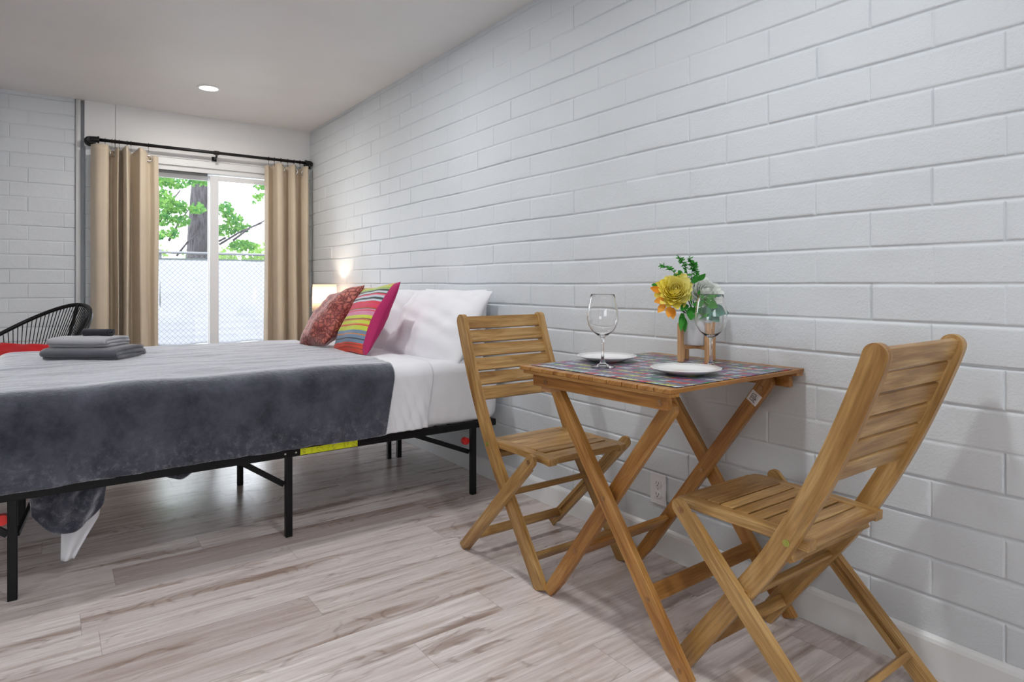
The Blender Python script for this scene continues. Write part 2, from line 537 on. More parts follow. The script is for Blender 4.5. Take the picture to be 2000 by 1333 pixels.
    def grid(s, nu, nv, fn, closed_u=False, uvf=None, flip=False):
        b = len(s.v)
        for i in range(nu):
            for j in range(nv):
                s.v.append(tuple(fn(i / (nu if closed_u else nu - 1), j / (nv - 1))))
        for i in range(nu if closed_u else nu - 1):
            i2 = (i + 1) % nu
            for j in range(nv - 1):
                q = [b + i * nv + j, b + i2 * nv + j, b + i2 * nv + j + 1, b + i * nv + j + 1]
                d = nu if closed_u else nu - 1
                uv = [(i / d, j / (nv - 1)), ((i + 1) / d, j / (nv - 1)), ((i + 1) / d, (j + 1) / (nv - 1)), (i / d, (j + 1) / (nv - 1))]
                if uvf: uv = [uvf(*p_) for p_ in uv]
                if flip: q.reverse(); uv.reverse()
                s.face(q, uv)
        return s

    def build(s, name, mat, parent=None, smooth=False, bevel=0.0, sub=0, solid=0.0, auto=None):
        me = bpy.data.meshes.new(name)
        me.from_pydata(s.v, [], s.f)
        ul = me.uv_layers.new(name='UVMap')
        li = 0
        for p, uv in zip(me.polygons, s.uv):
            for k in range(p.loop_total):
                ul.data[p.loop_start + k].uv = uv[k] if uv else (me.vertices[p.vertices[k]].co.x, me.vertices[p.vertices[k]].co.z)
        for mm in (mat if isinstance(mat, (list, tuple)) else [mat]):
            me.materials.append(mm)
        if any(s.mi):
            for p, i in zip(me.polygons, s.mi): p.material_index = i
        bm = bmesh.new(); bm.from_mesh(me)
        bmesh.ops.recalc_face_normals(bm, faces=bm.faces)
        bm.to_mesh(me); bm.free()
        if smooth:
            for p in me.polygons: p.use_smooth = True
        o = bpy.data.objects.new(name, me)
        COL.objects.link(o)
        if parent is not None: o.parent = parent
        if solid:
            md = o.modifiers.new('thickness', 'SOLIDIFY'); md.thickness = solid; md.offset = 0
        if bevel:
            md = o.modifiers.new('bevel', 'BEVEL'); md.width = bevel; md.segments = 2; md.limit_method = 'ANGLE'
            md.angle_limit = math.radians(40)
        if sub:
            md = o.modifiers.new('sub', 'SUBSURF'); md.levels = sub; md.render_levels = sub
        if auto:
            for p in me.polygons: p.use_smooth = True
            for e in me.edges: pass
            try:
                me.set_sharp_from_angle(angle=math.radians(auto))
            except Exception:
                pass
        return o


def copy_tree(o, parent=None):
    c = o.copy(); COL.objects.link(c)
    if parent is not None: c.parent = parent
    for ch in [x for x in bpy.data.objects if x.parent == o]:
        copy_tree(ch, c)
    return c


def cap_round(pts, hw, n=5, start=False, end=True):
    """extend a ribbon with rounded ends: returns points and half widths"""
    P = list(pts); Wd = [hw] * len(P)
    def ext(a, b):
        ty, tz = b[0] - a[0], b[1] - a[1]; l = math.hypot(ty, tz)
        out = []
        for k in range(1, n + 1):
            an = math.pi / 2 * k / n
            out.append(((b[0] + ty / l * hw * math.sin(an), b[1] + tz / l * hw * math.sin(an)), max(hw * math.cos(an), hw * 0.12)))
        return out
    if end:
        for p, w in ext(P[-2], P[-1]): P.append(p); Wd.append(w)
    if start:
        e = ext(P[1], P[0])
        for p, w in e: P.insert(0, p); Wd.insert(0, w)
    return P, Wd


def smooth_path(pts, n=8):
    """Catmull-Rom through 2D/3D points"""
    out = []
    P = [Vector(p) for p in pts]
    for i in range(len(P) - 1):
        p0 = P[max(0, i - 1)]; p1 = P[i]; p2 = P[i + 1]; p3 = P[min(len(P) - 1, i + 2)]
        for k in range(n):
            t = k / n
            out.append(tuple(0.5 * ((2 * p1) + (-p0 + p2) * t + (2 * p0 - 5 * p1 + 4 * p2 - p3) * t * t + (-p0 + 3 * p1 - 3 * p2 + p3) * t ** 3)))
    out.append(tuple(P[-1]))
    return out


def nz(x, y=0.0, z=0.0):
    return noise.noise(Vector((x, y, z)))


def sstep(a, b, x):
    t = min(1, max(0, (x - a) / (b - a))); return t * t * (3 - 2 * t)


# ================================================================== SETTING
def struct(mb, name, mat, **kw):
    return tag(mb.build(name, mat, **kw), kind='structure')


mb = MB(); mb.box(XL, XR + 0.02, YF, YB + 0.12, -0.05, 0.0); struct(mb, 'floor', M['floor'])
mb = MB(); mb.box(XL - 0.1, XR + 0.15, YF - 0.1, YB + 0.25, CEIL, CEIL + 0.12); struct(mb, 'ceiling', M['ceiling'])
mb = MB(); mb.box(XL - 0.1, XL, YF - 0.1, YB + 0.2, -0.05, CEIL); struct(mb, 'wall_left', M['wall'])
WX0, WX1, WZ0, WZ1 = -1.35, 0.35, 0.90, 1.95  # opening for an added, unseen window that lets sky light fill the room
mb = MB()
mb.box(XL - 0.1, WX0, YF - 0.1, YF, -0.05, CEIL); mb.box(WX1, XR + 0.15, YF - 0.1, YF, -0.05, CEIL)
mb.box(WX0, WX1, YF - 0.1, YF, -0.05, WZ0); mb.box(WX0, WX1, YF - 0.1, YF, WZ1, CEIL)
struct(mb, 'wall_front', M['wall'])
fill_win = thing('fill_window_1', 'white framed window added unseen behind the viewer for fill daylight', 'window', (-0.5, YF, 0)); fill_win['kind'] = 'structure'
mb = MB()
for a_, b_, c_, d_ in ((WX0, WX0 + .05, WZ0, WZ1), (WX1 - .05, WX1, WZ0, WZ1), (WX0 + .05, WX1 - .05, WZ0, WZ0 + .05), (WX0 + .05, WX1 - .05, WZ1 - .05, WZ1), (-0.525, -0.475, WZ0 + .05, WZ1 - .05)):
    mb.box(a_ + 0.5, b_ + 0.5, -0.08, -0.03, c_, d_)
mb.build('fill_window_frame', M['vinyl'], fill_win, bevel=0.003)
mb = MB(); mb.box(WX0 + 0.53, WX1 + 0.47, -0.058, -0.052, WZ0 + .02, WZ1 - .02); mb.build('glass_pane', M['glass'], fill_win)


def block_wall(a0, a1, z0, z1, zref, aref, blk, bond, H=0.1035, seed=0, step=0.022):
    """height field of painted block courses: returns (a list, z list, depth function)"""
    j = 0.0045
    zs = set()
    k0 = math.floor((z0 - zref) / H); k1 = math.ceil((z1 - zref) / H)
    for k in range(k0, k1 + 1):
        c = zref + k * H
        for d in (-0.012, -0.0075, -0.0055, -0.0038, -0.0022, -0.0008, 0.0008, 0.0022, 0.0038, 0.0055, 0.0075, 0.012, 0.035, 0.06):
            z = c + d
            if z0 < z < z1: zs.add(round(z, 5))
    zs |= {z0, z1}
    as_ = set()
    n0 = math.floor((a0 - aref) / (blk)) - 1; n1 = math.ceil((a1 - aref) / blk) + 1
    for n in range(n0, n1 + 1):
        for sft in (0, bond):
            c = aref + (n + sft) * blk
            for d in (-0.010, -0.0055, -0.0036, -0.0022, -0.0008, 0.0008, 0.0022, 0.0036, 0.0055, 0.010):
                if a0 < c + d < a1: as_.add(round(c + d, 5))
    a = a0
    while a < a1:
        if all(abs(a - q) > 0.006 for q in as_): as_.add(round(a, 5))
        a += step
    as_ |= {a0, a1}
    zs = sorted(zs); as_ = sorted(as_)

    def depth(a, z):
        zz = z + 0.0030 * nz(a * 2.1, z * 0.8, seed) + 0.0008 * nz(a * 23, z * 9, seed + 3)
        row = math.floor((zz - zref) / H)
        dz = min(zz - zref - row * H, zref + (row + 1) * H - zz)
        lower = (zz - zref - row * H) < H / 2
        rline = row if lower else row + 1
        off = 0 if row % 2 == 0 else bond
        aa = (a - aref) / blk - off + 0.02 * nz(row * 7.3, 1.5, seed)
        n = round(aa)
        da = abs(aa - n) * blk + 0.0012 * nz(a * 9, z * 31, seed)
        hs = 0.80 + 0.9 * nz(a * 0.9, rline * 5.1, seed + 5)
        vs = max(0.06, 0.50 + 0.9 * nz(n * 3.7, row * 2.9, seed + 9))
        gh = hs * (1 - sstep(0.0008, 0.0070, dz))
        gv = vs * (1 - sstep(0.0006, 0.0045, da))
        proud = 0.0028 * nz(row * 4.1, math.floor(aa) * 3.3, seed + 1) * sstep(0, 0.008, min(dz, da))
        return -0.0064 * max(gh, gv) + proud + 0.0012 * nz(a * 7, z * 12, seed) + 0.0005 * nz(a * 40, z * 60, seed)
    return as_, zs, depth


# right wall: courses run along Y
ya, za, dep = block_wall(YF, YB + 0.0, 0.0, CEIL + 0.01, 1.03, 1.339, 0.3165, 0.5, seed=2)
mb = MB(); nz_, ny_ = len(za), len(ya)
for y in ya:
    for z in za: mb.v.append((XR - dep(y, z), y, z))
for i in range(ny_ - 1):
    for j in range(nz_ - 1):
        mb.face([i * nz_ + j, (i + 1) * nz_ + j, (i + 1) * nz_ + j + 1, i * nz_ + j + 1])
b = len(mb.v)
mb.box(XR + 0.012, XR + 0.15, YF, YB + 0.2, -0.05, CEIL)
struct(mb, 'wall_right', M['block'], smooth=False, auto=40)

# back wall, block part left of the pipe and the block jamb beside the door
mb = MB()


def wall_y(mb, x0, x1, z0, z1, y, seed):
    xa, zb, dp = block_wall(x0, x1, z0, z1, 1.03, -0.243, 0.3165, 0.34, seed=seed)
    b = len(mb.v); n = len(zb)
    for x in xa:
        for z in zb: mb.v.append((x, y - dp(x, z), z))
    for i in range(len(xa) - 1):
        for j in range(n - 1):
            mb.face([b + i * n + j, b + i * n + j + 1, b + (i + 1) * n + j + 1, b + (i + 1) * n + j])


wall_y(mb, XL, 0.142, 0.0, CEIL + 0.01, YB, 4)
mb.box(XL, 0.1415, YB + 0.010, YB + 0.22, -0.05, CEIL)
mb.box(0.1415, 0.207, YB + 0.06, YB + 0.22, -0.05, CEIL)      # back of the pipe chase
wall_y(mb, 0.207, 0.30, 0.0, 2.06, YB, 5)
mb.box(0.2075, 0.2995, YB + 0.010, YB + 0.22, -0.05, 2.06)
wall_y(mb, 1.83, XR, 0.0, 2.06, YB, 6)
mb.box(1.8305, XR + 0.02, YB + 0.010, YB + 0.22, -0.05, 2.06)
struct(mb, 'wall_back', M['block'], auto=40)

# smooth header panels over the door, seam at X=.396
mb = MB(); mb.box(0.200, 0.3945, YB - 0.012, YB + 0.2, 2.058, CEIL + 0.005); mb.box(0.3985, XR + 0.005, YB - 0.012, YB + 0.2, 2.058, CEIL + 0.005)
mb.box(0.3945, 0.3985, YB - 0.006, YB + 0.2, 2.058, CEIL + 0.005)
struct(mb, 'trim_1', M['wall'], bevel=0.0015)
mb = MB(); mb.box(0.30, 1.83, YB - 0.002, YB + 0.15, 1.985, 2.058); mb.box(0.30, 1.83, YB - 0.012, YB, 2.040, 2.0575)
struct(mb, 'trim_2', M['trim'], bevel=0.002)

# corner bead line between back and right wall, floor side
mb = MB()
prof = [(0.0, 0.0), (-0.014, 0.0), (-0.014, 0.088), (-0.011, 0.097), (-0.004, 0.103), (0.004, 0.106), (0.004, 0.0)]
b = len(mb.v)
for y in (YF, YB):
    for px, pz in prof: mb.v.append((XR + px, y, pz))
n = len(prof)
for k in range(n):
    mb.face([b + k, b + (k + 1) % n, b + n + (k + 1) % n, b + n + k])
mb.face([b + k for k in range(n)]); mb.face([b + n + k for k in range(n)])
struct(mb, 'baseboard_right', M['trim'], bevel=0.001)
mb = MB(); mb.box(XL, 0.14, YB - 0.014, YB + 0.01, 0, 0.10); struct(mb, 'baseboard_back', M['trim'], bevel=0.004)

# sliding glass door
door = thing('door_1', 'white sliding glass door between the tan curtains', 'door', (1.06, YB, 0)); door['kind'] = 'structure'
DY = YB


def dbox(m, x0, x1, y0, y1, z0, z1): m.box(x0 - 1.06, x1 - 1.06, y0 - DY, y1 - DY, z0, z1)


mb = MB()
dbox(mb, 0.300, 1.83, DY + 0.02, DY + 0.14, 1.945, 1.985)
dbox(mb, 0.300, 0.335, DY + 0.02, DY + 0.14, 0.0, 1.945)
dbox(mb, 1.795, 1.83, DY + 0.02, DY + 0.14, 0.0, 1.945)
dbox(mb, 0.300, 1.83, DY + 0.02, DY + 0.14, 0.0, 0.03)
mb.build('door_frame', M['vinyl'], door, bevel=0.003)
mb = MB(); dbox(mb, 0.335, 1.05, DY + 0.035, DY + 0.05, 1.925, 1.945); mb.build('track', M['galv'], door)


def sash(x0, x1, y0, st_l, st_r):
    m = MB()
    dbox(m, x0, x0 + st_l, y0, y0 + 0.03, 0.03, 1.935)
    dbox(m, x1 - st_r, x1, y0, y0 + 0.03, 0.03, 1.935)
    dbox(m, x0 + st_l, x1 - st_r, y0, y0 + 0.03, 1.895, 1.935)
    dbox(m, x0 + st_l, x1 - st_r, y0, y0 + 0.03, 0.03, 0.12)
    o = m.build('door_sash', M['vinyl'], door, bevel=0.003)
    m = MB(); dbox(m, x0 + st_l - 0.003, x1 - st_r + 0.003, y0 + 0.012, y0 + 0.018, 0.117, 1.898)
    m.build('glass_pane', M['glass'], o)


sash(0.337, 1.10, DY + 0.092, 0.055, 0.035)
sash(1.070, 1.793, DY + 0.045, 0.068, 0.055)

# vertical pipe in its chase
mb = MB(); mb.tube([(0, 0, 0), (0, 0, CEIL)], 0.0165, 20)
o = mb.build('wall_pipe', M['trim'], smooth=True); o.location = (0.162, YB - 0.004, 0)
tag(o, 'white painted vertical pipe beside the left tan curtain', 'pipe')
# white box on the wall at the left edge of the view
mb = MB(); mb.box(-0.16, 0.16, -0.11, -0.004, -0.13, 0.13)
o = mb.build('wall_box', M['outlet'], bevel=0.012); o.location = (-0.455, YB, 2.155)
tag(o, 'white box mounted high on the block wall at the left edge', 'wall box')

# ------------------------------------------------------------------ ceiling lights
for i, ((lx, ly), pw) in enumerate(DOWNLIGHTS):
    t = thing('recessed_light', ['round recessed ceiling light over the window end of the bed',
                                 'round recessed ceiling light just above the near side of the bed',
                                 'round recessed ceiling light in front of the dining table',
                                 'round recessed ceiling light nearest the front wall, on the block wall side',
                                 'unseen round ceiling light added for fill, above the foot of the bed',
                                 'unseen round ceiling light added for fill, in the middle of the open floor',
                                 'unseen round ceiling light added for fill, in the front corner away from the block wall'][i], 'ceiling light', (lx, ly, CEIL), 0, 'recessed ceiling lights')
    m = MB(); m.lathe([(0.060, -0.002), (0.060, -0.006), (0.074, -0.006), (0.078, 0.0)], 48)
    m.build('trim_ring', M['trim'], t, smooth=True)
    m = MB(); m.lathe([(0.0005, -0.004), (0.03, -0.004), (0.0605, -0.004)], 48)
    m.build('diffuser', M['led'], t)
    ld = bpy.data.lights.new('downlight', 'AREA'); ld.shape = 'DISK'; ld.size = 0.118; ld.energy = pw
    ld.color = (1.0, 0.955, 0.90) if i == 0 else (0.965, 0.985, 1.0)
    lo = bpy.data.objects.new('light_source', ld); COL.objects.link(lo); lo.parent = t; lo.location = (0, 0, -0.010)

# ================================================================== OUTSIDE
mb = MB(); mb.box(-14, 22, YB + 0.2, 40, -0.12, -0.06); struct(mb, 'ground', M['grass'])
FY = 11.0
fence = thing('fence', 'chain link fence with white privacy screen outside the door', 'fence', (2.5, FY, -0.06))
mb = MB()
def scr(u, v):
    x = -3.5 + 7 * u
    z = 0.14 + v * 1.33 + 0.012 * math.sin(x * 9) * (1 - v) + 0.008 * abs(math.sin(x * 4.1)) * v
    return (x, 0.03 + 0.012 * nz(x * 3, z * 3) + 0.006 * math.sin(z * 60) * sstep(0.5, 0.2, v) * sstep(-0.6, 0.2, nz(x * 1.3, 4)), z)
mb.grid(160, 40, scr); mb.build('privacy_screen', M['fabric_screen'], fence, smooth=True, solid=0.004)
mb = MB(); mb.tube([(-3.6, 0.0, 1.575), (3.6, 0.0, 1.575)], 0.021, 12); mb.build('top_rail', M['galv'], fence, smooth=True)
mb = MB(); mb.box(-3.5, 3.5, 0.015, 0.035, 1.472, 1.490); mb.build('screen_hem', plain('dark_hem', (0.05, 0.07, 0.065), 0.7), fence)
for px in (-3.55, -1.15, 1.25, 3.55):
    mb = MB(); mb.tube([(px, 0.06, 0), (px, 0.06, 1.62)], 0.028, 12); mb.build('fence_post', M['galv'], fence, smooth=True)
mb = MB(); sp = 0.075; z0, z1 = 0.10, 1.56
k = -3.5
while k < 3.5:
    for sg in (1, -1):
        a = Vector((k, -0.012, z0)); e = Vector((k + sg * (z1 - z0), -0.012 + 0.004 * sg, z1))
        if -3.6 < e.x < 3.6: mb.tube([a, e], 0.0019, 4, cap=False)
    k += sp
mb.build('chain_link_mesh', M['galv'], fence)


def maple_leaf_pts(s):
    out = []
    lob = [(0, 1.0), (26, 0.45), (52, 0.85), (80, 0.38), (112, 0.62), (150, 0.28), (180, 0.22)]
    L = [(-a, r) for a, r in lob[:0:-1]] + lob[:-1] + []
    for a, r in L:
        an = math.radians(a); out.append((math.sin(an) * r * s, math.cos(an) * r * s))
    return out


def leaf_cloud(mb, centers, n, size, spread, rnd):
    wts = [c_[1][0] * c_[1][2] for c_ in centers]
    for _ in range(n):
        c, rad = rnd.choices(centers, wts)[0]
        while True:
            d = Vector((rnd.uniform(-1, 1), rnd.uniform(-1, 1), rnd.uniform(-1, 1)))
            if d.length < 1: break
        p = Vector(c) + Vector((d.x * rad[0], d.y * rad[1], d.z * rad[2]))
        s = size * rnd.uniform(0.6, 1.2)
        q = Quaternion((rnd.uniform(-1, 1), rnd.uniform(-1, 1), rnd.uniform(-1, 1)), rnd.uniform(-1.1, 1.1)).to_matrix()
        b = len(mb.v)
        pts = maple_leaf_pts(s)
        fl = rnd.uniform(0, 6.28)
        mb.v.append(tuple(p + q @ Vector((0, 0, 0.0))))
        for (a, c2) in pts:
            r = Vector((a * math.cos(fl) - c2 * math.sin(fl), -0.25 * abs(a), a * math.sin(fl) + c2 * math.cos(fl)))
            mb.v.append(tuple(p + q @ r))
        m_ = len(pts)
        for k in range(m_):
            mb.face([b, b + 1 + k, b + 1 + (k + 1) % m_])


# tree beyond the fence (base at its foot)
TX, TY = 2.13, 13.2
tree = thing('maple_tree', 'maple tree with thick grey trunk rising behind the white fence', 'tree', (TX, TY, -0.06))
mb = MB(); tp = []; tr = []
for k in range(40):
    z = k * 0.15
    tp.append((0.09 * z * 0.9 + 0.03 * math.sin(z * 1.4), 0.0, z)); tr.append(0.27 - 0.018 * z + 0.12 * math.exp(-z * 3))
mb.tube(tp, tr, 28)
mb.v = [(x + 0.02 * nz(x * 9, y * 9, z * 1.5), y + 0.02 * nz(y * 9, x * 9, z * 1.5 + 5), z) for x, y, z in mb.v]
mb.build('trunk', M['bark'], tree, smooth=True)


BR = [((2.605, 12.0, 1.801), (3.173, 12.0, 2.197)), ((1.625, 12.2, 1.772), (2.021, 12.6, 2.407)), ((1.757, 12.3, 1.517), (2.096, 12.4, 1.911)), ((2.418, 12.2, 1.731), (3.101, 12.0, 2.137)), ((1.463, 12.0, 2.079), (1.842, 12.5, 2.683)), ((2.54, 12.3, 1.861), (2.417, 13.1, 1.66))]
for a, e in BR:
    A = Vector(a) - Vector((TX, TY, -0.06)); E_ = Vector(e) - Vector((TX, TY, -0.06))
    mid = (A + E_) / 2 + Vector((0, 0, 0.04))
    mb = MB(); mb.tube([A, mid, E_], [0.022, 0.018, 0.012], 8); mb.build('branch', M['bark'], tree, smooth=True)
rnd = random.Random(3)
cl = []
for lx_, ly_, lz_, rx, rz in [(1.495, 11.9, 2.75, 0.16, 0.12), (1.7, 11.9, 2.719, 0.2, 0.1), (2.018, 11.8, 2.787, 0.2, 0.1), (1.525, 11.9, 2.414, 0.14, 0.2), (1.714, 12.0, 2.327, 0.16, 0.12), (1.508, 12.0, 2.141, 0.14, 0.14), (1.768, 12.0, 2.096, 0.16, 0.1), (1.994, 11.8, 2.301, 0.14, 0.09), (1.674, 12.1, 1.899, 0.1, 0.09), (1.49, 12.1, 1.847, 0.08, 0.08), (2.561, 12.4, 2.379, 0.14, 0.14), (2.691, 12.4, 2.22, 0.16, 0.12), (2.824, 12.4, 2.067, 0.18, 0.09), (2.581, 12.5, 2.015, 0.16, 0.12), (2.869, 12.4, 1.739, 0.26, 0.1), (3.101, 12.0, 2.825, 0.14, 0.09), (3.066, 12.0, 2.636, 0.1, 0.06), (2.849, 12.2, 2.939, 0.06, 0.03), (2.995, 12.0, 2.51, 0.1, 0.03)]:
    cl.append((Vector((lx_, ly_, lz_)) - Vector((TX, TY, -0.06)), (rx, 0.3, rz)))
mb = MB(); leaf_cloud(mb, cl, 2000, 0.050, 0, rnd)
tag(mb.build('foliage', M['maple'], tree), kind='stuff')
# pale bushes beyond
bsh = thing('hedge', 'pale green hedge of bushes far behind the fence', 'hedge', (3.5, 17.0, -0.06))
cl = []
rnd = random.Random(5)
for k in range(30):
    x = -4.5 + k * 0.30
    cl.append(((x, rnd.uniform(-.6, .6), rnd.uniform(0.5, 1.75) + 0.22 * nz(k * .6)), (0.55, 0.5, 0.42)))
mb = MB(); leaf_cloud(mb, cl, 3600, 0.10, 0, rnd)
tag(mb.build('foliage', M['bush'], bsh), kind='stuff')
mb = MB()
for k in range(14):
    x = -4.3 + k * 0.65; mb.tube([(x, 0, 0), (x + 0.1 * nz(k), 0.1, 1.6)], [0.03, 0.012], 6)
mb.build('stem', M['bark'], bsh)

# ================================================================== CURTAINS
ROD_Y, ROD_Z = 5.60, 2.098
rod = thing('curtain_rod', 'black iron pipe curtain rod above the sliding door', 'curtain rod', (1.05, ROD_Y, ROD_Z))
mb = MB(); mb.tube([(-0.80, 0, 0), (0.80, 0, 0)], 0.0125, 16); mb.build('rod', M['pipe_black'], rod, smooth=True)
for sx in (-1, 1):
    mb = MB()
    mb.tube([(sx * 0.765, 0, 0), (sx * 0.790, 0, 0), (sx * 0.808, 0.006, 0), (sx * 0.815, 0.022, 0), (sx * 0.815, 0.05, 0)], 0.022, 16)
    mb.tube([(sx * 0.815, 0.04, 0), (sx * 0.815, 0.090, 0)], 0.015, 14)
    mb.tube([(sx * 0.762, 0, 0), (sx * 0.772, 0, 0)], 0.026, 16)
    mb.build('elbow', M['pipe_black'], rod, smooth=False, auto=35)
    mb = MB(); mb.lathe([(0.0005, 0.0), (0.038, 0.0), (0.038, 0.006), (0.024, 0.010), (0.024, 0.022), (0.0005, 0.022)], 28)
    o = mb.build('flange', M['pipe_black'], rod, smooth=False, auto=35); o.location = (sx * 0.815, YB - 0.0125 - ROD_Y, 0); o.rotation_euler = (math.pi / 2, 0, 0)
mb = MB(); mb.tube([(0.04, 0, 0.0), (0.04, 0, -0.028), (0.04, 0.02, -0.036), (0.04, 0.094, -0.036)], 0.008, 10); mb.tube([(0.02, 0, 0), (0.06, 0, 0)], 0.0165, 14)
mb.box(0.022, 0.058, 0.089, 0.0955, -0.055, -0.018); mb.build('centre_bracket', M['pipe_black'], rod, auto=35)


def curtain(name_label, xs, x0, grommets, rings):
    """xs: list of (x, y offset, top drop) control points of the folds seen from above"""
    cur = thing('curtain', name_label, 'curtain', (x0, ROD_Y, 0), 0, 'tan curtains at the sliding door')
    path = smooth_path([(p[0] - x0, p[1], p[2]) for p in xs], 10)
    n = len(path)
    ztop, zbot = 2.062, 0.03
    m = MB()

    def fn(u, v):
        i = u * (n - 1); k = min(int(i), n - 2); f = i - k
        a, b_ = path[k], path[k + 1]
        x = a[0] + (b_[0] - a[0]) * f; y = a[1] + (b_[1] - a[1]) * f; dr = a[2] + (b_[2] - a[2]) * f
        zz = zbot + (ztop - dr - zbot) * v
        amp = 0.75 + 0.35 * (1 - v)
        return (x + 0.008 * nz(u * 7, zz * 1.3, x0), y * 2.4 * amp + 0.006 * nz(u * 9 + 4, zz * 1.1, x0), zz)
    m.grid(n * 2, 50, fn)
    m.build('curtain_panel', M['curtain'], cur, smooth=True, solid=0.003)
    for gx, gy, gz, ang in grommets:
        g = MB(); g.tube([(0.0215 * math.cos(a), 0, 0.0215 * math.sin(a)) for a in [2 * math.pi * k / 24 for k in range(24)]], 0.0042, 8, closed=True)
        o = g.build('grommet', M['chrome'], cur, smooth=True); o.location = (gx - x0, gy, gz); o.rotation_euler = (0, 0, ang)
    for rx in rings:
        g = MB(); g.tube([(0, 0.0165 * math.cos(a), 0.0165 * math.sin(a)) for a in [2 * math.pi * k / 20 for k in range(20)]], 0.0022, 6, closed=True)
        g.tube([(0, -0.002, -0.016), (0, -0.004, -0.055)], 0.0014, 6)
        o = g.build('hook_ring', M['pipe_black'], cur, smooth=True); o.location = (rx - x0, 0, ROD_Z)
    return cur


# left curtain 0.245..0.675
curtain('tan curtain at left of the sliding door, beside the wall pipe',
        [(0.235, 0.012, 0.0), (0.262, -0.018, 0.0), (0.300, -0.026, 0.0), (0.338, -0.018, 0.0), (0.352, 0.028, 0.01), (0.375, 0.034, 0.03), (0.398, -0.004, 0.012), (0.404, -0.020, 0.01),
         (0.420, 0.016, 0.015), (0.438, 0.030, 0.01), (0.448, -0.030, 0.0), (0.466, -0.034, 0.0), (0.478, 0.012, 0.01), (0.500, 0.030, 0.03), (0.528, 0.0, 0.01), (0.545, -0.036, 0.0),
         (0.580, -0.026, 0.014), (0.612, 0.004, 0.035), (0.645, -0.014, 0.045), (0.672, -0.006, 0.045)], 0.46,
        [(0.606, -0.018, 1.995, 0.1), (0.372, 0.024, 2.008, 0.8)], [0.325, 0.368, 0.386, 0.414, 0.466, 0.490, 0.606])
# right curtain 1.47..1.865
curtain('tan curtain at right of the sliding door, in the room corner',
        [(1.478, 0.020, 0.03), (1.492, -0.010, 0.02), (1.512, 0.020, 0.02), (1.545, 0.028, 0.01), (1.562, -0.020, 0.0), (1.590, -0.030, 0.0), (1.618, -0.016, 0.01), (1.632, 0.024, 0.02),
         (1.662, 0.026, 0.01), (1.680, -0.016, 0.0), (1.705, -0.030, 0.0), (1.728, -0.012, 0.0), (1.742, 0.026, 0.02), (1.772, 0.028, 0.02), (1.796, -0.014, 0.0), (1.820, -0.026, 0.0), (1.842, 0.0, 0.0), (1.850, 0.03, 0.02)], 1.66,
        [(1.604, -0.030, 2.010, 0.15), (1.716, -0.028, 2.008, -0.5), (1.800, -0.012, 2.004, -0.3)], [1.500, 1.548, 1.604, 1.660, 1.716, 1.765])

# ================================================================== BED
BX0, BX1, BY0, BY1 = -0.235, 1.80, 2.615, 4.135
bed = thing('platform_bed', 'black metal platform bed frame with yellow warning sticker', 'bed', (0.78, 3.375, 0))
OX, OY = 0.78, 3.375


def bl(x, y, z): return (x - OX, y - OY, z)


mb = MB()
rz0, rz1 = 0.325, 0.357
for y in (BY0, 3.36, 3.40, BY1 - 0.03):
    mb.box(BX0 - OX, BX1 - OX, y - OY, y + 0.03 - OY, rz0, rz1)
for x in (BX0, 0.745, 0.80, BX1 - 0.03):
    mb.box(x - OX, x + 0.03 - OX, BY0 + 0.031 - OY, BY1 - 0.031 - OY, rz0 + 0.001, rz1 - 0.001)
mb.build('side_rail', M['black_metal'], bed, bevel=0.003)
mb = MB()
x = BX0 + 0.07
while x < BX1 - 0.05:
    mb.tube([bl(x, BY0 + 0.02, 0.350), bl(x, BY1 - 0.02, 0.350)], 0.004, 6); x += 0.075
mb.build('wire_deck', M['black_metal'], bed)
for lx in (-0.102, 0.783, 1.672):
    for ly in (BY0 + 0.016, 3.45, BY1 - 0.016):
        mb = MB(); mb.box(lx - 0.0135 - OX, lx + 0.0135 - OX, ly - 0.0135 - OY, ly + 0.0135 - OY, 0.0, rz0 + 0.004)
        mb.build('leg', M['black_metal'], bed, bevel=0.003)
mb = MB(); mb.box(1.598 - OX, 1.622 - OX, 3.44 - OY, 3.464 - OY, 0, rz0 + 0.004); mb.build('leg', M['black_metal'], bed, bevel=0.003)
for (x0_, x1_, yy) in ((0.60, 0.770, BY0 + 0.022), (1.36, 1.660, BY0 + 0.022), (-0.45 + 0.19, -0.115, BY0 + 0.022), (1.36, 1.66, BY1 - 0.03)):
    mb = MB(); mb.bar(bl(x0_, yy + 0.012, rz0 + 0.005), bl(x1_, yy + 0.012, 0.205 if x0_ > 0.7 else 0.21), 0.012, 0.022); mb.build('brace', M['black_metal'], bed, bevel=0.002)
mb = MB(); mb.bar(bl(-0.09, BY0 + 0.02, 0.21), bl(-0.02, BY0 + 0.30, rz0), 0.012, 0.018); mb.build('brace', M['black_metal'], bed, bevel=0.002)
for kx, ky in ((1.640, BY0 + 0.034), (-0.128, BY0 + 0.034)):
    mb = MB(); mb.tube([bl(kx, ky - 0.012, 0.262), bl(kx, ky + 0.012, 0.262)], 0.017, 14); mb.tube([bl(kx, ky, 0.262), bl(kx - 0.006, ky, 0.245)], 0.010, 10)
    mb.build('locking_clip', M['red_plastic'], bed, auto=35)
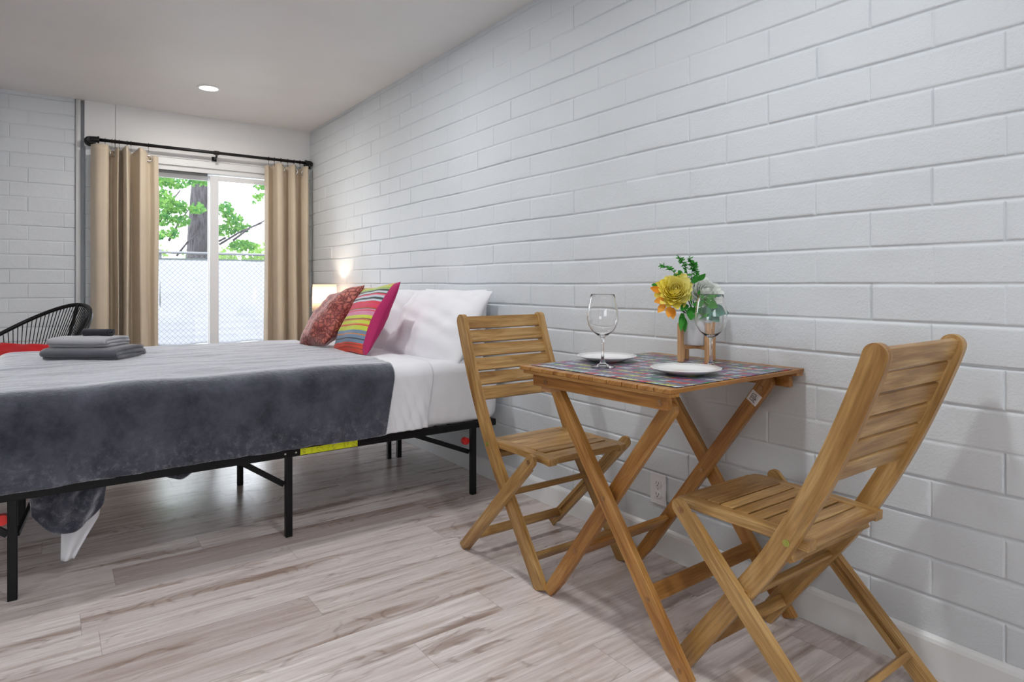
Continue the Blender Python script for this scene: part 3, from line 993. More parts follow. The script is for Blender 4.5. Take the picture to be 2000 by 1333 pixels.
# yellow sticker
st = NT('yellow_sticker')
sx, sy, sz_ = st.sep(st.coord())
cell = st.white(st.comb(st.math('FLOOR', st.math('MULTIPLY', sx, 420.0)), 0.0, st.math('FLOOR', st.math('MULTIPLY', sz_, 300.0))))
inn = st.math('MULTIPLY', st.math('GREATER_THAN', cell, 0.72), st.ramp(st.noise(st.comb(st.math('MULTIPLY', sx, 30.0), 0.0, 0.0), 1.0, 1), [(0.48, 0.0), (0.5, 1.0)]))
M['sticker'] = st.set(base=st.mix(st.math('MULTIPLY', inn, 0.6), (0.80, 0.84, 0.01), (0.25, 0.22, 0.02)), rough=0.45)
mb = MB(); mb.box(0.826 - OX, 1.072 - OX, BY0 - 0.0012 - OY, BY0 - OY + 0.001, 0.3285, 0.3545); mb.build('warning_sticker', M['sticker'], bed)
for bx_ in (0.765, 0.808):
    mb = MB(); mb.tube([bl(bx_, BY0 - 0.003, 0.342), bl(bx_, BY0 + 0.002, 0.342)], 0.004, 10); mb.build('bolt', M['chrome'], bed)

# mattress (white fitted sheet), rounded box with gathers low on the side
MX0, MX1, MY0, MY1, MZ0, MZ1 = -0.215, 1.845, 2.618, 4.132, 0.358, 0.655


def rbox(u, v, x0, x1, y0, y1, z0, z1, r, e=3.2):
    """superellipse loop u in 0..1, profile v 0..1 bottom to top"""
    an = 2 * math.pi * u
    c_, s_ = math.cos(an), math.sin(an)
    p = 2 / 14.0
    cx, cy = (x0 + x1) / 2, (y0 + y1) / 2
    ex = math.copysign(abs(c_) ** p, c_); ey = math.copysign(abs(s_) ** p, s_)
    return cx, cy, ex, ey


mat_t = thing('mattress', 'thick mattress in a white fitted sheet on the black bed frame', 'mattress', (OX, OY, MZ0))
mb = MB()
prof = []
for k in range(8): prof.append((1 - 0.055 * (1 - math.sin(math.pi / 2 * k / 7)), 0.055 * (1 - math.cos(math.pi / 2 * k / 7))))
H_ = MZ1 - MZ0
prof_z = [(0.0, -0.9)] + [(-0.028 * (1 - math.sin(math.pi / 2 * k / 7)), 0.05 * (1 - math.cos(math.pi / 2 * k / 7))) for k in range(8)] + \
         [(0.006 * math.sin(math.pi * k / 6), 0.05 + (H_ - 0.11) * k / 6) for k in range(1, 7)] + [(-0.06 * (1 - math.cos(math.pi / 2 * k / 8)), H_ - 0.06 + 0.06 * math.sin(math.pi / 2 * k / 8)) for k in range(1, 9)]
prof_z = prof_z[1:]
hx, hy = (MX1 - MX0) / 2, (MY1 - MY0) / 2
NU = 420
loop = []
# rounded rectangle perimeter
R = 0.10
per = []
def rr_pts(hx, hy, R, n):
    L = [2 * (hx - R), 2 * (hy - R)]; arc = math.pi * R / 2
    tot = 2 * L[0] + 2 * L[1] + 4 * arc
    out = []
    for i in range(n):
        s = i / n * tot
        for seg in range(4):
            l = L[seg % 2]
            if s < l:
                d = s
                if seg == 0: out.append(((-hx + R + d, -hy), (0, -1)))
                elif seg == 1: out.append(((hx, -hy + R + d), (1, 0)))
                elif seg == 2: out.append(((hx - R - d, hy), (0, 1)))
                else: out.append(((-hx, hy - R - d), (-1, 0)))
                break
            s -= l
            if s < arc:
                a = s / R - math.pi / 2 + seg * math.pi / 2
                c = [(hx - R, -hy + R), (hx - R, hy - R), (-hx + R, hy - R), (-hx + R, -hy + R)][seg]
                out.append(((c[0] + R * math.cos(a), c[1] + R * math.sin(a)), (math.cos(a), math.sin(a))))
                break
            s -= arc
    return out
loop = rr_pts(hx, hy, R, NU)
mx_c, my_c = (MX0 + MX1) / 2 - OX, (MY0 + MY1) / 2 - OY
b0 = len(mb.v)
for j, (off, z) in enumerate(prof_z):
    for i, ((x, y), (nx_, ny2)) in enumerate(loop):
        low = sstep(0.12, 0.0, z)
        wr = 0.012 * low * nz(i * 0.62 - z * 9, z * 5) + 0.004 * nz(x * 4, y * 4, z * 6)
        o_ = off + wr
        mb.v.append((mx_c + x + nx_ * o_, my_c + y + ny2 * o_, z + (0.003 * nz(x * 3, y * 3) if z > 0.2 else 0)))
nl = len(prof_z)
for j in range(nl - 1):
    for i in range(NU):
        i2 = (i + 1) % NU
        mb.face([j * NU + i, j * NU + i2, (j + 1) * NU + i2, (j + 1) * NU + i])
mb.face([i for i in range(NU)][::-1]); mb.face([(nl - 1) * NU + i for i in range(NU)])
mb.build('mattress_cover', M['sheet'], mat_t, smooth=True)


def drape(x_of, top_z, zlow, far_z, n_u, n_v, fold, seed, off, y0=MY0, y1=MY1):
    """cloth running over the mattress across Y. u: along the bed, v: from near hem over the top to the far hem"""
    r = 0.062
    def fn(u, v):
        zl = zlow(u)
        Ls = max(0.001, top_z - r - zl); arc = math.pi / 2 * r; Lt = (y1 - y0 - 2 * r + 2 * off); Lf = top_z - r - far_z
        tot = Ls + 2 * arc + Lt + Lf
        # denser sampling on the visible near side
        s = (0.42 * v / 0.35 if v < 0.35 else 0.42 + (tot - 0.42) * (v - 0.35) / 0.65) if tot > 0.42 else v * tot
        if s < Ls:
            y, z = y0 - off, zl + s; ny, nzz = -1, 0; side = 1
        elif s < Ls + arc:
            a = (s - Ls) / r; y, z = y0 - off + r - r * math.cos(a), top_z - r + r * math.sin(a); ny, nzz = -math.cos(a), math.sin(a); side = 1 - a / (math.pi / 2)
        elif s < Ls + arc + Lt:
            y, z = y0 - off + r + (s - Ls - arc), top_z; ny, nzz = 0, 1; side = 0
        elif s < Ls + 2 * arc + Lt:
            a = (s - Ls - arc - Lt) / r; y, z = y1 + off - r + r * math.sin(a), top_z - r + r * math.cos(a); ny, nzz = math.sin(a), math.cos(a); side = 0
        else:
            y, z = y1 + off, top_z - r - (s - Ls - 2 * arc - Lt); ny, nzz = 1, 0; side = 0
        x = x_of(u, y, z)
        d = fold(x, y, z, side)
        return (x, y + ny * d, z + nzz * d)
    return fn


# flat sheet (white) lying between blanket and pillows
mb = MB()
def fold_s(x, y, z, side):
    down = sstep(0.66, 0.40, z) if side > 0 else 0
    return 0.004 + 0.0035 * nz(x * 8, y * 6, z * 3) + down * (0.012 * abs(nz(x * 17 - z * 6, z * 1.2, 3)) + 0.0035 * math.sin(x * 150 + 40 * z * z + 5 * nz(z * 4, x)))
fs = drape(lambda u, y, z: 1.02 + (0.425 - 0.03 * sstep(0.62, 0.36, z)) * u + 0.012 * nz(y * 2.5, z * 4, 7), MZ1 + 0.004, lambda u: 0.362 + 0.004 * u, 0.37, 0, 0, fold_s, 1, 0.006)
mb.grid(70, 150, fs)
o = mb.build('flat_sheet', M['sheet'], smooth=True, solid=0.003)
tag(o, 'white flat sheet hanging over the bed side beside the grey blanket', 'bed sheet')

# plush throw blanket
blk_t = thing('throw_blanket', 'dark grey plush blanket covering most of the bed', 'blanket', (0.5, 3.375, 0))
mb = MB()
def xb(u, y, z):
    xr = 1.235 + 0.02 * nz(y * 2, z * 5, 2) - 0.035 * sstep(0.62, 0.34, z) * (1 if y < 2.7 else 0) + 0.015 * sstep(2.65, 2.9, y)
    xl = -0.30
    return xl + (xr - xl) * u
def fold_b(x, y, z, side):
    down = sstep(0.66, 0.38, z) * (1 if side > 0 else 0)
    f = 0.013 + 0.006 * nz(x * 5, y * 5, z * 4 + 2)
    f += down * (0.016 * nz(x * 4.5 + z * 2.5, 3.1, z * 2.2) + 0.009 * nz(x * 14 + z * 6, 1, z * 7))
    f += sstep(0.52, 0.37, z) * (1 if side > 0 else 0) * 0.016 * abs(nz(x * 9 - z * 5, 7.7, z * 3))
    f += (1 - side) * 0.0045 * nz(x * 2.2 + y * 1.2, y * 14, 5)
    if side > 0 and x < 0.25: f += 0.03 * sstep(0.25, -0.1, x) * sstep(0.60, 0.36, z)
    return f
def zl_b(u):
    x = -0.30 + 1.53 * u
    return 0.364 + 0.006 * nz(x * 6, 4)
fb = drape(xb, MZ1 + 0.006, zl_b, 0.30, 0, 0, fold_b, 2, 0.012)
def fb2(u, v):
    x, y, z = fb(u, v); 
    # rounded foot end: the cloth turns down past the end of the mattress
    e = sstep(-0.14, -0.30, x)
    return (x - 0.5 - 0.0 * e, y - 3.375, z - 0.10 * e * e * (1 if z > 0.5 else 0.25))
mb.grid(230, 190, fb2)
mb.build('blanket_cloth', M['blanket'], blk_t, smooth=True, solid=0.008)
# foot end fall
mb = MB()
def foot(u, v):
    y = BY0 + 0.03 + (BY1 - BY0 - 0.06) * u
    z = 0.30 + 0.27 * v
    return (-0.308 - 0.5 + 0.02 * nz(y * 6, z * 3) - 0.012 * (1 - v), y - 3.375, z)
mb.grid(60, 14, foot); mb.build('foot_fall', M['blanket'], blk_t, smooth=True, solid=0.008)
# folds bunched beside and below the rail near the foot
mb = MB()
def low_fold(u, v):
    x = -0.34 + 0.52 * u
    h = 0.19 * (1 - u) ** 0.8 + 0.004
    z = 0.358 + h * v
    bul = (0.050 * (1 - u) + 0.010) * math.sin(math.pi * min(1, 0.12 + 0.9 * v)) ** 0.8
    ridge = 0.010 * math.sin(9 * v + 7 * u) * (1 - u) * math.sin(math.pi * v)
    y = BY0 - 0.024 - bul - ridge + 0.006 * nz(x * 10, z * 12, 3) + 0.03 * max(0, v - 0.93) / 0.07 + 0.02 * max(0, 0.06 - v) / 0.06
    return (x - 0.5, y - 3.375, z)
mb.grid(60, 30, low_fold); mb.build('tucked_fold', M['blanket'], blk_t, smooth=True)


def hanging(name, mat, parent, x0_, x1_, y, ztop, outline, seed, thick=0.03, org=(0, 0, 0)):
    """bunched cloth hanging: outline(u)->lowest z"""
    m = MB()
    def fn(u, v):
        an = 2 * math.pi * u
        cx = (x0_ + x1_) / 2; hw = (x1_ - x0_) / 2
        c, s = math.cos(an), math.sin(an)
        k = (c + 1) / 2
        zl = outline(k)
        x = cx + c * hw * (1 - 0.10 * v)
        yy = y + s * thick * (1 - 0.4 * v * v) * (0.35 + 0.65 * math.sin(math.pi * (0.1 + 0.8 * k))) + (0.022 * nz(x * 16, v * 3, seed) + 0.012 * math.sin(x * 75 + 5 * v)) * abs(s)
        z = ztop + (zl - ztop) * v
        return (x - org[0], yy - org[1], z - org[2])
    m.grid(60, 22, fn, closed_u=True)
    n = 22; b_ = 0
    m.face([i * n + n - 1 for i in range(60)]); m.face([i * n for i in range(60)])
    return m.build(name, mat, parent, smooth=True)


hanging('hanging_corner', M['blanket'], blk_t, -0.065, 0.165, 2.70, 0.345, lambda k: 0.30 - 0.135 * math.sin(math.pi * min(1, max(0, 0.10 + 0.78 * (1 - k)))) ** 0.8, 3, 0.035, (0.5, 3.375, 0))
hanging('hanging_corner', M['blanket'], blk_t, 0.30, 0.52, 2.80, 0.34, lambda k: 0.325 - 0.060 * math.sin(math.pi * k) ** 0.6, 5, 0.025, (0.5, 3.375, 0))
# white sheet corner
mb = MB()
def tip(u, v):
    z = 0.30 - (0.245) * v
    wl = 0.030 + 0.0 * v; 
    xl = 0.028 + 0.0 * v; xr_ = 0.150 - 0.020 * v - 0.065 * max(0, v - 0.45) / 0.55
    x = xl + (xr_ - xl) * u
    return (x, 2.735 + 0.010 * math.sin(u * 7 + v * 2) + 0.004 * nz(x * 20, z * 9), z)
mb.grid(16, 26, tip)
mb.v = [(x - 0.09, y - 2.735, z) for x, y, z in mb.v]
o = mb.build('sheet_corner', M['sheet'], smooth=True, solid=0.004); o.location = (0.09, 2.735, 0)
tag(o, 'white bed sheet corner hanging below the frame at the foot of the bed', 'bed sheet')


# ------------------------------------------------------------------ pillows
def pillow_mesh(w, h, t, wr=0.010, seed=0, n=44, sag=0.0, pinch=0.06):
    """w along x, h along y, thickness along z; closed surface"""
    m = MB()
    def top(sg):
        def fn(u, v):
            a, b_ = 2 * u - 1, 2 * v - 1
            # non linear spacing to edges
            a = math.sin(a * math.pi / 2); b_ = math.sin(b_ * math.pi / 2)
            x = a * w / 2 * (1 - pinch * (1 - abs(b_)) ** 1.0 * abs(a) ** 3 * 1.0); y = b_ * h / 2 * (1 - pinch * (1 - abs(a)) * abs(b_) ** 3)
            th = t / 2 * max(0, (1 - abs(a) ** 2.6)) ** 0.55 * max(0, (1 - abs(b_) ** 2.6)) ** 0.55
            rim = min(1 - abs(a), 1 - abs(b_))
            z = sg * th + sg * wr * sstep(0, 0.25, rim) * (nz(x * 9 + seed, y * 9, seed) + 0.6 * nz(x * 5 + y * 22, y * 4, seed + 2))
            z += 0.5 * wr * nz(x * 7, y * 7, seed + 8)
            return (x, y, z)
        return fn
    sp_uv = lambda u, v: ((math.sin((2 * u - 1) * math.pi / 2) + 1) / 2, (math.sin((2 * v - 1) * math.pi / 2) + 1) / 2)
    m.grid(n, n, top(1), uvf=sp_uv); m.grid(n, n, top(-1), flip=True, uvf=sp_uv)
    return m


def place_basis(o, loc, ex, ez):
    """orient local x -> ex, local z(normal) -> ez, y = z x x"""
    ex = Vector(ex).normalized(); ez = Vector(ez); ez = (ez - ex * ez.dot(ex)).normalized(); ey = ez.cross(ex)
    m = Matrix((( *ex, 0), (*ey, 0), (*ez, 0), (0, 0, 0, 1))).transposed(); m.translation = Vector(loc)
    o.matrix_world = m


def pillow(label, w, h, t, loc, ex, tilt, mat, seed, name='bed_pillow', cat='pillow', group=None, roll=0.0, **kw):
    # standing pillow: width axis ex, leans by tilt (normal = (-cos, 0, sin))
    o = pillow_mesh(w, h, t, seed=seed, **kw).build(name, mat, smooth=True)
    ez = Vector(ex).cross(Vector((0, 0, 1)))
    if ez.x > 0: ez = -ez
    nrm = ez * math.cos(tilt) + Vector((0, 0, 1)) * math.sin(tilt)
    exx = Vector(ex)
    # want local y up
    if nrm.cross(exx).z < 0: exx = -exx
    exx = Quaternion(nrm, roll) @ exx
    place_basis(o, loc, exx, nrm)
    return tag(o, label, cat, group)


GP = 'white pillows against the wall'
ROLL1, ROLL2 = 0.10, 0.22
pillow('white pillow standing behind the front pillow at the near bed corner', 0.66, 0.36, 0.14, (1.808, 3.06, 0.822), (0.0, 1, 0), 0.08, M['pillowcase'], 4, group=GP)
pillow('white pillow leaning nearest the camera beside the dining chair back', 0.74, 0.45, 0.17, (1.665, 3.015, 0.802), (-0.06, 1, 0), 0.55, M['pillowcase'], 11, group=GP, wr=0.022, pinch=0.03)
pillow('white pillow hidden mostly behind the striped cushion', 0.68, 0.45, 0.17, (1.665, 3.70, 0.800), (0.02, 1, 0), 0.55, M['pillowcase'], 21, group=GP, wr=0.022, pinch=0.03)
# cushions
o = pillow('multicoloured striped cushion with magenta edge on the bed', 0.43, 0.43, 0.13, (1.375, 3.245, 0.838), (0.0, 1, 0), 0.52, [M['stripes'], M['magenta']], 31, 'throw_cushion', 'cushion', wr=0.006, pinch=0.11, roll=ROLL1)
me = o.data
nf = len(me.polygons)
for p in me.polygons:
    if p.index >= nf // 2: p.material_index = 1
o = pillow('rose red patterned velvet cushion beside the bedside lamp', 0.42, 0.42, 0.16, (1.315, 3.615, 0.828), (0.10, 1, 0), 0.66, M['rose'], 41, 'throw_cushion', 'cushion', wr=0.012, pinch=0.11, roll=ROLL2)


# ------------------------------------------------------------------ towels
def folded(name, label, w, d, layers, th, loc, rz, mat, seed):
    """towel folded over: spiral cross section (x) extruded along y"""
    path = []
    hw = w / 2
    z = th / 2
    pts = [(-hw * 0.96, th * 0.5)]
    sgn = 1
    prof_pts = []
    for L in range(layers):
        za = th * (0.5 + L)
        a, b_ = (-hw, hw) if L % 2 == 0 else (hw, -hw)
        for k in range(14):
            f = k / 13
            prof_pts.append((a * 0.93 + (b_ - a) * 0.93 * f, za))
        if L < layers - 1:
            cx_ = b_ * 0.93
            for k in range(1, 7):
                an = -math.pi / 2 + math.pi * k / 7
                prof_pts.append((cx_ + math.copysign(1, b_) * 0.55 * th * math.cos(an), za + th * 0.5 + th * 0.5 * math.sin(an)))
    m = MB()
    n = len(prof_pts)
    def fn(u, v):
        i = v * (n - 1); k = min(int(i), n - 2); f = i - k
        x = prof_pts[k][0] + (prof_pts[k + 1][0] - prof_pts[k][0]) * f; zz = prof_pts[k][1] + (prof_pts[k + 1][1] - prof_pts[k][1]) * f
        y = (u - 0.5) * d + 0.006 * nz(x * 8, v * 9, seed)
        edge = 1 - 0.10 * abs(2 * u - 1) ** 6
        hump = 1 - 0.25 * (abs(x) / hw) ** 4 * (1 if zz > th else 0)
        return (x * edge, y, zz * hump * (0.95 + 0.05 * math.cos((u - .5) * 3)) + 0.0025 * nz(x * 14, y * 14, seed))
    m.grid(26, n, fn)
    o = m.build(name, mat, smooth=True, solid=th * 0.92)
    o.location = loc; o.rotation_euler = (0, 0, rz)
    return tag(o, label, 'towel', 'towels stacked on the bed')


TA = -0.62
BT = MZ1 + 0.006 + 0.022
folded('folded_towel', 'dark grey folded towel at the bottom of the towel stack on the bed', 0.26, 0.335, 3, 0.0190, (0.168, 3.60, BT), TA + math.pi / 2, M['towel_dark'], 1)
folded('folded_towel', 'light grey folded towel in the middle of the towel stack', 0.20, 0.265, 3, 0.0150, (0.148, 3.61, BT + 0.056), TA + math.pi / 2, M['towel_light'], 2)
mb = MB()
sp_ = []
for k in range(70):
    a = k / 69 * 4.2 * math.pi; r = 0.004 + 0.016 * k / 69
    sp_.append((r * math.cos(a) * 1.25, r * math.sin(a)))
mb.grid(18, 70, lambda u, v: ((u - 0.5) * 0.13, sp_[min(69, int(v * 69 + .5))][0], sp_[min(69, int(v * 69 + .5))][1] + 0.0015 * nz(u * 8, v * 9)))
o = mb.build('rolled_washcloth', M['towel_black'], smooth=True, solid=0.0045); o.location = (0.180, 3.60, BT + 0.056 + 0.043 + 0.019); o.rotation_euler = (0, 0, TA - 0.05)
tag(o, 'black rolled washcloth on top of the towel stack', 'washcloth')

# ------------------------------------------------------------------ bedside lamp and nightstand
ns = thing('nightstand', 'small white nightstand behind the bed in the room corner', 'nightstand', (1.66, 4.87, 0))
mb = MB(); mb.box(-0.2, 0.2, -0.19, 0.19, 0.52, 0.54); mb.box(-0.19, -0.17, -0.18, 0.18, 0.36, 0.52); mb.box(0.17, 0.19, -0.18, 0.18, 0.36, 0.52); mb.box(-0.17, 0.17, -0.18, 0.18, 0.36, 0.375); mb.box(-0.17, 0.17, 0.165, 0.18, 0.375, 0.52)
mb.build('body', M['trim'], ns, bevel=0.002)
for sx in (-1, 1):
    for sy in (-1, 1):
        mb = MB(); mb.bar((sx * 0.165, sy * 0.155, 0.36), (sx * 0.18, sy * 0.17, 0.0), 0.028, 0.028, up=(0, 1, 0)); mb.build('leg', M['trim'], ns, bevel=0.002)
mb = MB(); mb.box(-0.165, 0.165, -0.180, -0.166, 0.38, 0.515); mb.build('drawer', M['trim'], ns, bevel=0.002)
lamp = thing('table_lamp', 'lit bedside lamp with cream drum shade and black stem', 'lamp', (1.727, 4.87, 0.54))
mb = MB(); mb.lathe([(0.0005, 0.0), (0.065, 0.0), (0.065, 0.012), (0.012, 0.022), (0.006, 0.03), (0.006, 0.36), (0.0005, 0.36)], 32); mb.build('lamp_base', M['black_metal'], lamp, smooth=True)
mb = MB(); mb.lathe([(0.093, 0.275), (0.091, 0.38), (0.088, 0.487)], 48); mb.build('lamp_shade', M['shade'], lamp, smooth=True, solid=0.0015)
mb = MB()
for a in (0, 2.094, 4.189): mb.tube([(0.006 * math.cos(a), 0.006 * math.sin(a), 0.345), (0.0895 * math.cos(a), 0.0895 * math.sin(a), 0.44)], 0.0016, 6)
mb.build('shade_spider', M['black_metal'], lamp)
mb = MB(); mb.lathe([(0.0005, 0.345), (0.012, 0.345), (0.013, 0.358), (0.018, 0.366), (0.018, 0.372), (0.0005, 0.374)], 24); mb.build('bulb_socket', M['black_metal'], lamp, smooth=True)
ld = bpy.data.lights.new('bulb_light', 'POINT'); ld.energy = BEDSIDE_POWER; ld.color = (1.0, 0.80, 0.60); ld.shadow_soft_size = 0.025
lo = bpy.data.objects.new('light_source', ld); COL.objects.link(lo); lo.parent = lamp; lo.location = (0, 0, 0.405)

# ------------------------------------------------------------------ acapulco chair
ac = thing('string_chair', 'black corded oval lounge chair behind the bed at far left', 'chair', (-0.165, 4.78, -0.0), math.atan2(-0.6, -0.8))
rim = []
NR = 96
for k in range(NR):
    a = 2 * math.pi * k / NR
    x = -0.36 * math.cos(a) * (1.0 if math.cos(a) > 0 else 1.12)
    wdt = 0.37 * (1 + 0.18 * -math.cos(a))
    y = wdt * math.sin(a)
    f = (1 + math.cos(a)) / 2      # 1 at back
    z = 0.44 + 0.455 * f ** 1.15
    rim.append((x - 0.03, y, z))
mb = MB(); mb.tube(rim, 0.0125, 10, closed=True); mb.build('rim', M['cord_black'], ac, smooth=True)
ring = [(0.02 + 0.15 * -math.cos(2 * math.pi * k / NR), 0.10 * math.sin(2 * math.pi * k / NR), 0.335 + 0.03 * math.cos(2 * math.pi * k / NR)) for k in range(NR)]
mb = MB(); mb.tube(ring, 0.009, 8, closed=True); mb.build('inner_ring', M['cord_black'], ac, smooth=True)
mb = MB()
for k in range(0, NR):
    p, q = Vector(rim[k]), Vector(ring[k])
    mid = (p + q) / 2 + Vector((0, 0, -0.015))
    mb.tube([p, mid, q], 0.0028, 5, cap=False)
o = mb.build('cords', M['cord_black'], ac, smooth=True); tag(o, kind='stuff')
for a, fx, fy in ((0, -0.30, 0.0), (0, 0.30, 0.27), (0, 0.30, -0.27)):
    mb = MB(); mb.tube([(0.02, 0, 0.33), (fx * 0.5, fy * 0.5, 0.26), (fx, fy, 0.009)], 0.009, 8); mb.build('leg', M['black_metal'], ac, smooth=True)
mb = MB(); mb.tube([(-0.13, 0, 0.36), (-0.30, 0.0, 0.62), (-0.385, 0.0, 0.905)], 0.010, 8); mb.build('back_strut', M['cord_black'], ac, smooth=True)
o = pillow_mesh(0.50, 0.46, 0.15, seed=51, wr=0.016).build('seat_cushion', M['red_cloth'], smooth=True)
o.location = (-0.22, 4.70, 0.50); o.rotation_euler = (math.radians(48), 0, math.atan2(-0.6, -0.8) + math.pi / 2)
tag(o, 'bright red cushion on the black string chair', 'cushion')

# ================================================================== WOODEN CHAIRS
chair = thing('folding_chair', 'wooden folding chair on the far side of the table, in front of the bed', 'chair', (1.523, 2.13, 0), math.pi, 'slatted wooden folding chairs')
post = smooth_path([(0.472, -0.0, 0), (0.380, 0.130, 0), (0.283, 0.262, 0), (0.205, 0.370, 0), (0.140, 0.480, 0), (0.078, 0.600, 0), (0.025, 0.720, 0), (-0.022, 0.840, 0), (-0.036, 0.882, 0)], 5)
post = [(p[0], p[1]) for p in post]


def side_w(z):
    return 0.027 if z > 0.35 else 0.027 - 0.001 * (0.35 - z)


for sx in (-1, 1):
    P_, Wd = cap_round(post, 0.0265, 6, False, True)
    P_[0] = (P_[0][0] - 0.0, 0.0)
    xa, xb_ = sorted((sx * 0.184, sx * 0.206))
    m = MB(); m.ribbon(P_, Wd, xa, xb_)
    # level the foot on the floor
    m.v = [(x, y, max(z, 0.0)) for x, y, z in m.v]
    m.build('back_post', M['acacia'], chair, bevel=0.003)
    # crossing leg, grooved on its inner side
    A = (0.012, 0.0); B_ = (0.450, 0.438)
    P2, W2 = cap_round([(A[0] + (B_[0] - A[0]) * k / 12, A[1] + (B_[1] - A[1]) * k / 12) for k in range(13)], 0.0215, 6, False, True)
    xo, xi = sx * 0.230, sx * 0.217
    m = MB(); a, b_ = sorted((xo, xi)); m.ribbon(P2, W2, a, b_)
    m.v = [(x, y, max(z, 0.0)) for x, y, z in m.v]
    dn = Vector((0, B_[0] - A[0], B_[1] - A[1])).normalized(); nn = Vector((0, -dn.z, dn.y))
    a, b_ = sorted((sx * 0.2173, sx * 0.2085))
    def seg_pts(f0, f1, o_, n=6): return [(A[0] + (B_[0] - A[0]) * (f0 + (f1 - f0) * k / n) + nn.y * o_, A[1] + (B_[1] - A[1]) * (f0 + (f1 - f0) * k / n) + nn.z * o_) for k in range(n + 1)]
    m.ribbon(seg_pts(0.03, 0.95, 0.0140), 0.0072, a, b_)
    m.ribbon(seg_pts(0.03, 0.95, -0.0140), 0.0072, a, b_)
    a, b_ = sorted((sx * 0.2172, sx * 0.2090)); m.ribbon(seg_pts(0.045, 0.18, 0.0), 0.0067, a, b_); m.ribbon(seg_pts(0.86, 0.94, 0.0), 0.0067, a, b_)
    m.build('leg', M['acacia'], chair, bevel=0.002)
    # bolts
    for (by, bz, xx, mt) in ((0.441, 0.432, 0.230, 'brass'), (0.158, 0.432, 0.206, 'green_bolt')):
        m = MB(); m.tube([(sx * (xx - 0.001), by, bz), (sx * (xx + 0.0015), by, bz)], 0.0085, 14); m.tube([(sx * (xx - 0.001), by, bz), (sx * (xx + 0.0028), by, bz)], 0.004, 8)
        m.build('bolt', M[mt], chair, auto=35)


def seat_z(y): return 0.440 + 0.010 * sstep(0.12, 0.42, y) - 0.006 * sstep(0.46, 0.49, y)


# seat: side rails with shaped edge, end boards and inner slats
m = MB()
for sx in (-1, 1):
    pts = [(0.118 + 0.375 * k / 18, seat_z(0.118 + 0.375 * k / 18) - 0.0125 + 0.0035 * math.sin(k / 18 * 2 * math.pi * 1.0)) for k in range(19)]
    a, b_ = sorted((sx * 0.146, sx * 0.182)); m.ribbon(pts, 0.0125, a, b_)
ys = [0.118, 0.172, 0.214, 0.256, 0.298, 0.340, 0.382, 0.424, 0.493]
for i in range(len(ys) - 1):
    y0_, y1_ = ys[i] + (0.0022 if i else 0), ys[i + 1] - (0.0022 if i < len(ys) - 2 else 0)
    z = (seat_z(y0_) + seat_z(y1_)) / 2
    m.box(-0.1465, 0.1465, y0_, y1_, z - 0.018, z, axis=0)
m.box(-0.146, 0.146, 0.43, 0.455, 0.410, 0.432, axis=0)
m.build('seat', M['acacia'], chair, bevel=0.0022)
# backrest of six slats
def post_at(z):
    for k in range(len(post) - 1):
        if post[k][1] <= z <= post[k + 1][1]:
            f = (z - post[k][1]) / (post[k + 1][1] - post[k][1] + 1e-9); return post[k][0] + (post[k + 1][0] - post[k][0]) * f
    return post[-1][0]
m = MB()
pit = 0.0535
for k in range(6):
    z1_ = 0.898 - k * pit; z0_ = z1_ - 0.0485
    zc = min(0.875, (z0_ + z1_) / 2)
    yc = post_at(zc) ; dy = post_at(zc + .005 if zc < .87 else zc) - post_at(zc - 0.02)
    d = Vector((0, (post_at(zc) - post_at(zc - 0.03)), 0.03)).normalized()
    c = Vector((0, yc - (0.004 if zc > .87 else 0), (z0_ + z1_) / 2))
    nn = Vector((0, -d.z, d.y))
    mt = Matrix(((1, 0, 0, 0), (0, nn.y, d.y, 0), (0, nn.z, d.z, 0), (0, 0, 0, 1))); mt.translation = c
    m.box(-0.186, 0.186, -0.008, 0.008, -0.0250, 0.0250, axis=0, mat=mt)
m.build('backrest', M['acacia'], chair, bevel=0.0022)
# stretchers
m = MB(); m.tube([(-0.212, 0.262, 0.272), (0.212, 0.262, 0.272)], 0.0115, 10); m.build('stretcher', M['acacia'], chair, auto=35)
m = MB(); m.bar((-0.184, 0.404, 0.088), (0.184, 0.404, 0.088), 0.016, 0.034, up=(0, 0.6, 0.8)); m.build('stretcher', M['acacia'], chair, bevel=0.002)
m = MB(); m.bar((-0.208, 0.075, 0.068), (0.208, 0.075, 0.068), 0.016, 0.034, up=(0, -0.7, 0.7)); m.build('stretcher', M['acacia'], chair, bevel=0.002)
m = MB(); m.bar((-0.184, 0.165, 0.392), (0.184, 0.165, 0.392), 0.018, 0.028, up=(0, 0.5, 0.85)); m.build('stretcher', M['acacia'], chair, bevel=0.002)

chair2 = copy_tree(chair)
chair2.location = (1.577, 0.655, 0); chair2.rotation_euler = (0, 0, 0)
chair2['label'] = 'wooden folding chair nearest the camera, its back towards the viewer'

# ================================================================== TABLE
TAB = (1.542, 1.338); TZ = 0.770
tab = thing('folding_table', 'square slatted wooden folding table against the white block wall', 'table', (*TAB, 0), math.radians(2.0))
HX, HY = 0.325, 0.2975
m = MB()
for k in range(11):
    w = 2 * HY / 11; y0_ = -HY + k * w
    m.box(-HX, HX, y0_ + 0.0015, y0_ + w - 0.0015, TZ - 0.012, TZ, axis=0)
m.build('tabletop', M['table_wood'], tab, bevel=0.002)
for sx in (-1, 1):
    m = MB(); a, b_ = sorted((sx * (HX - 0.002), sx * (HX - 0.040))); m.box(a, b_, -HY + 0.004, HY - 0.018, TZ - 0.0215, TZ - 0.0122, axis=1); m.build('cleat', M['table_wood'], tab, bevel=0.0015)
    m = MB(); a, b_ = sorted((sx * (HX - 0.020), sx * (HX - 0.040))); m.box(a, b_, -HY + 0.026, HY - 0.044, TZ - 0.059, TZ - 0.0217, axis=1); m.build('apron', M['table_wood'], tab, bevel=0.003)
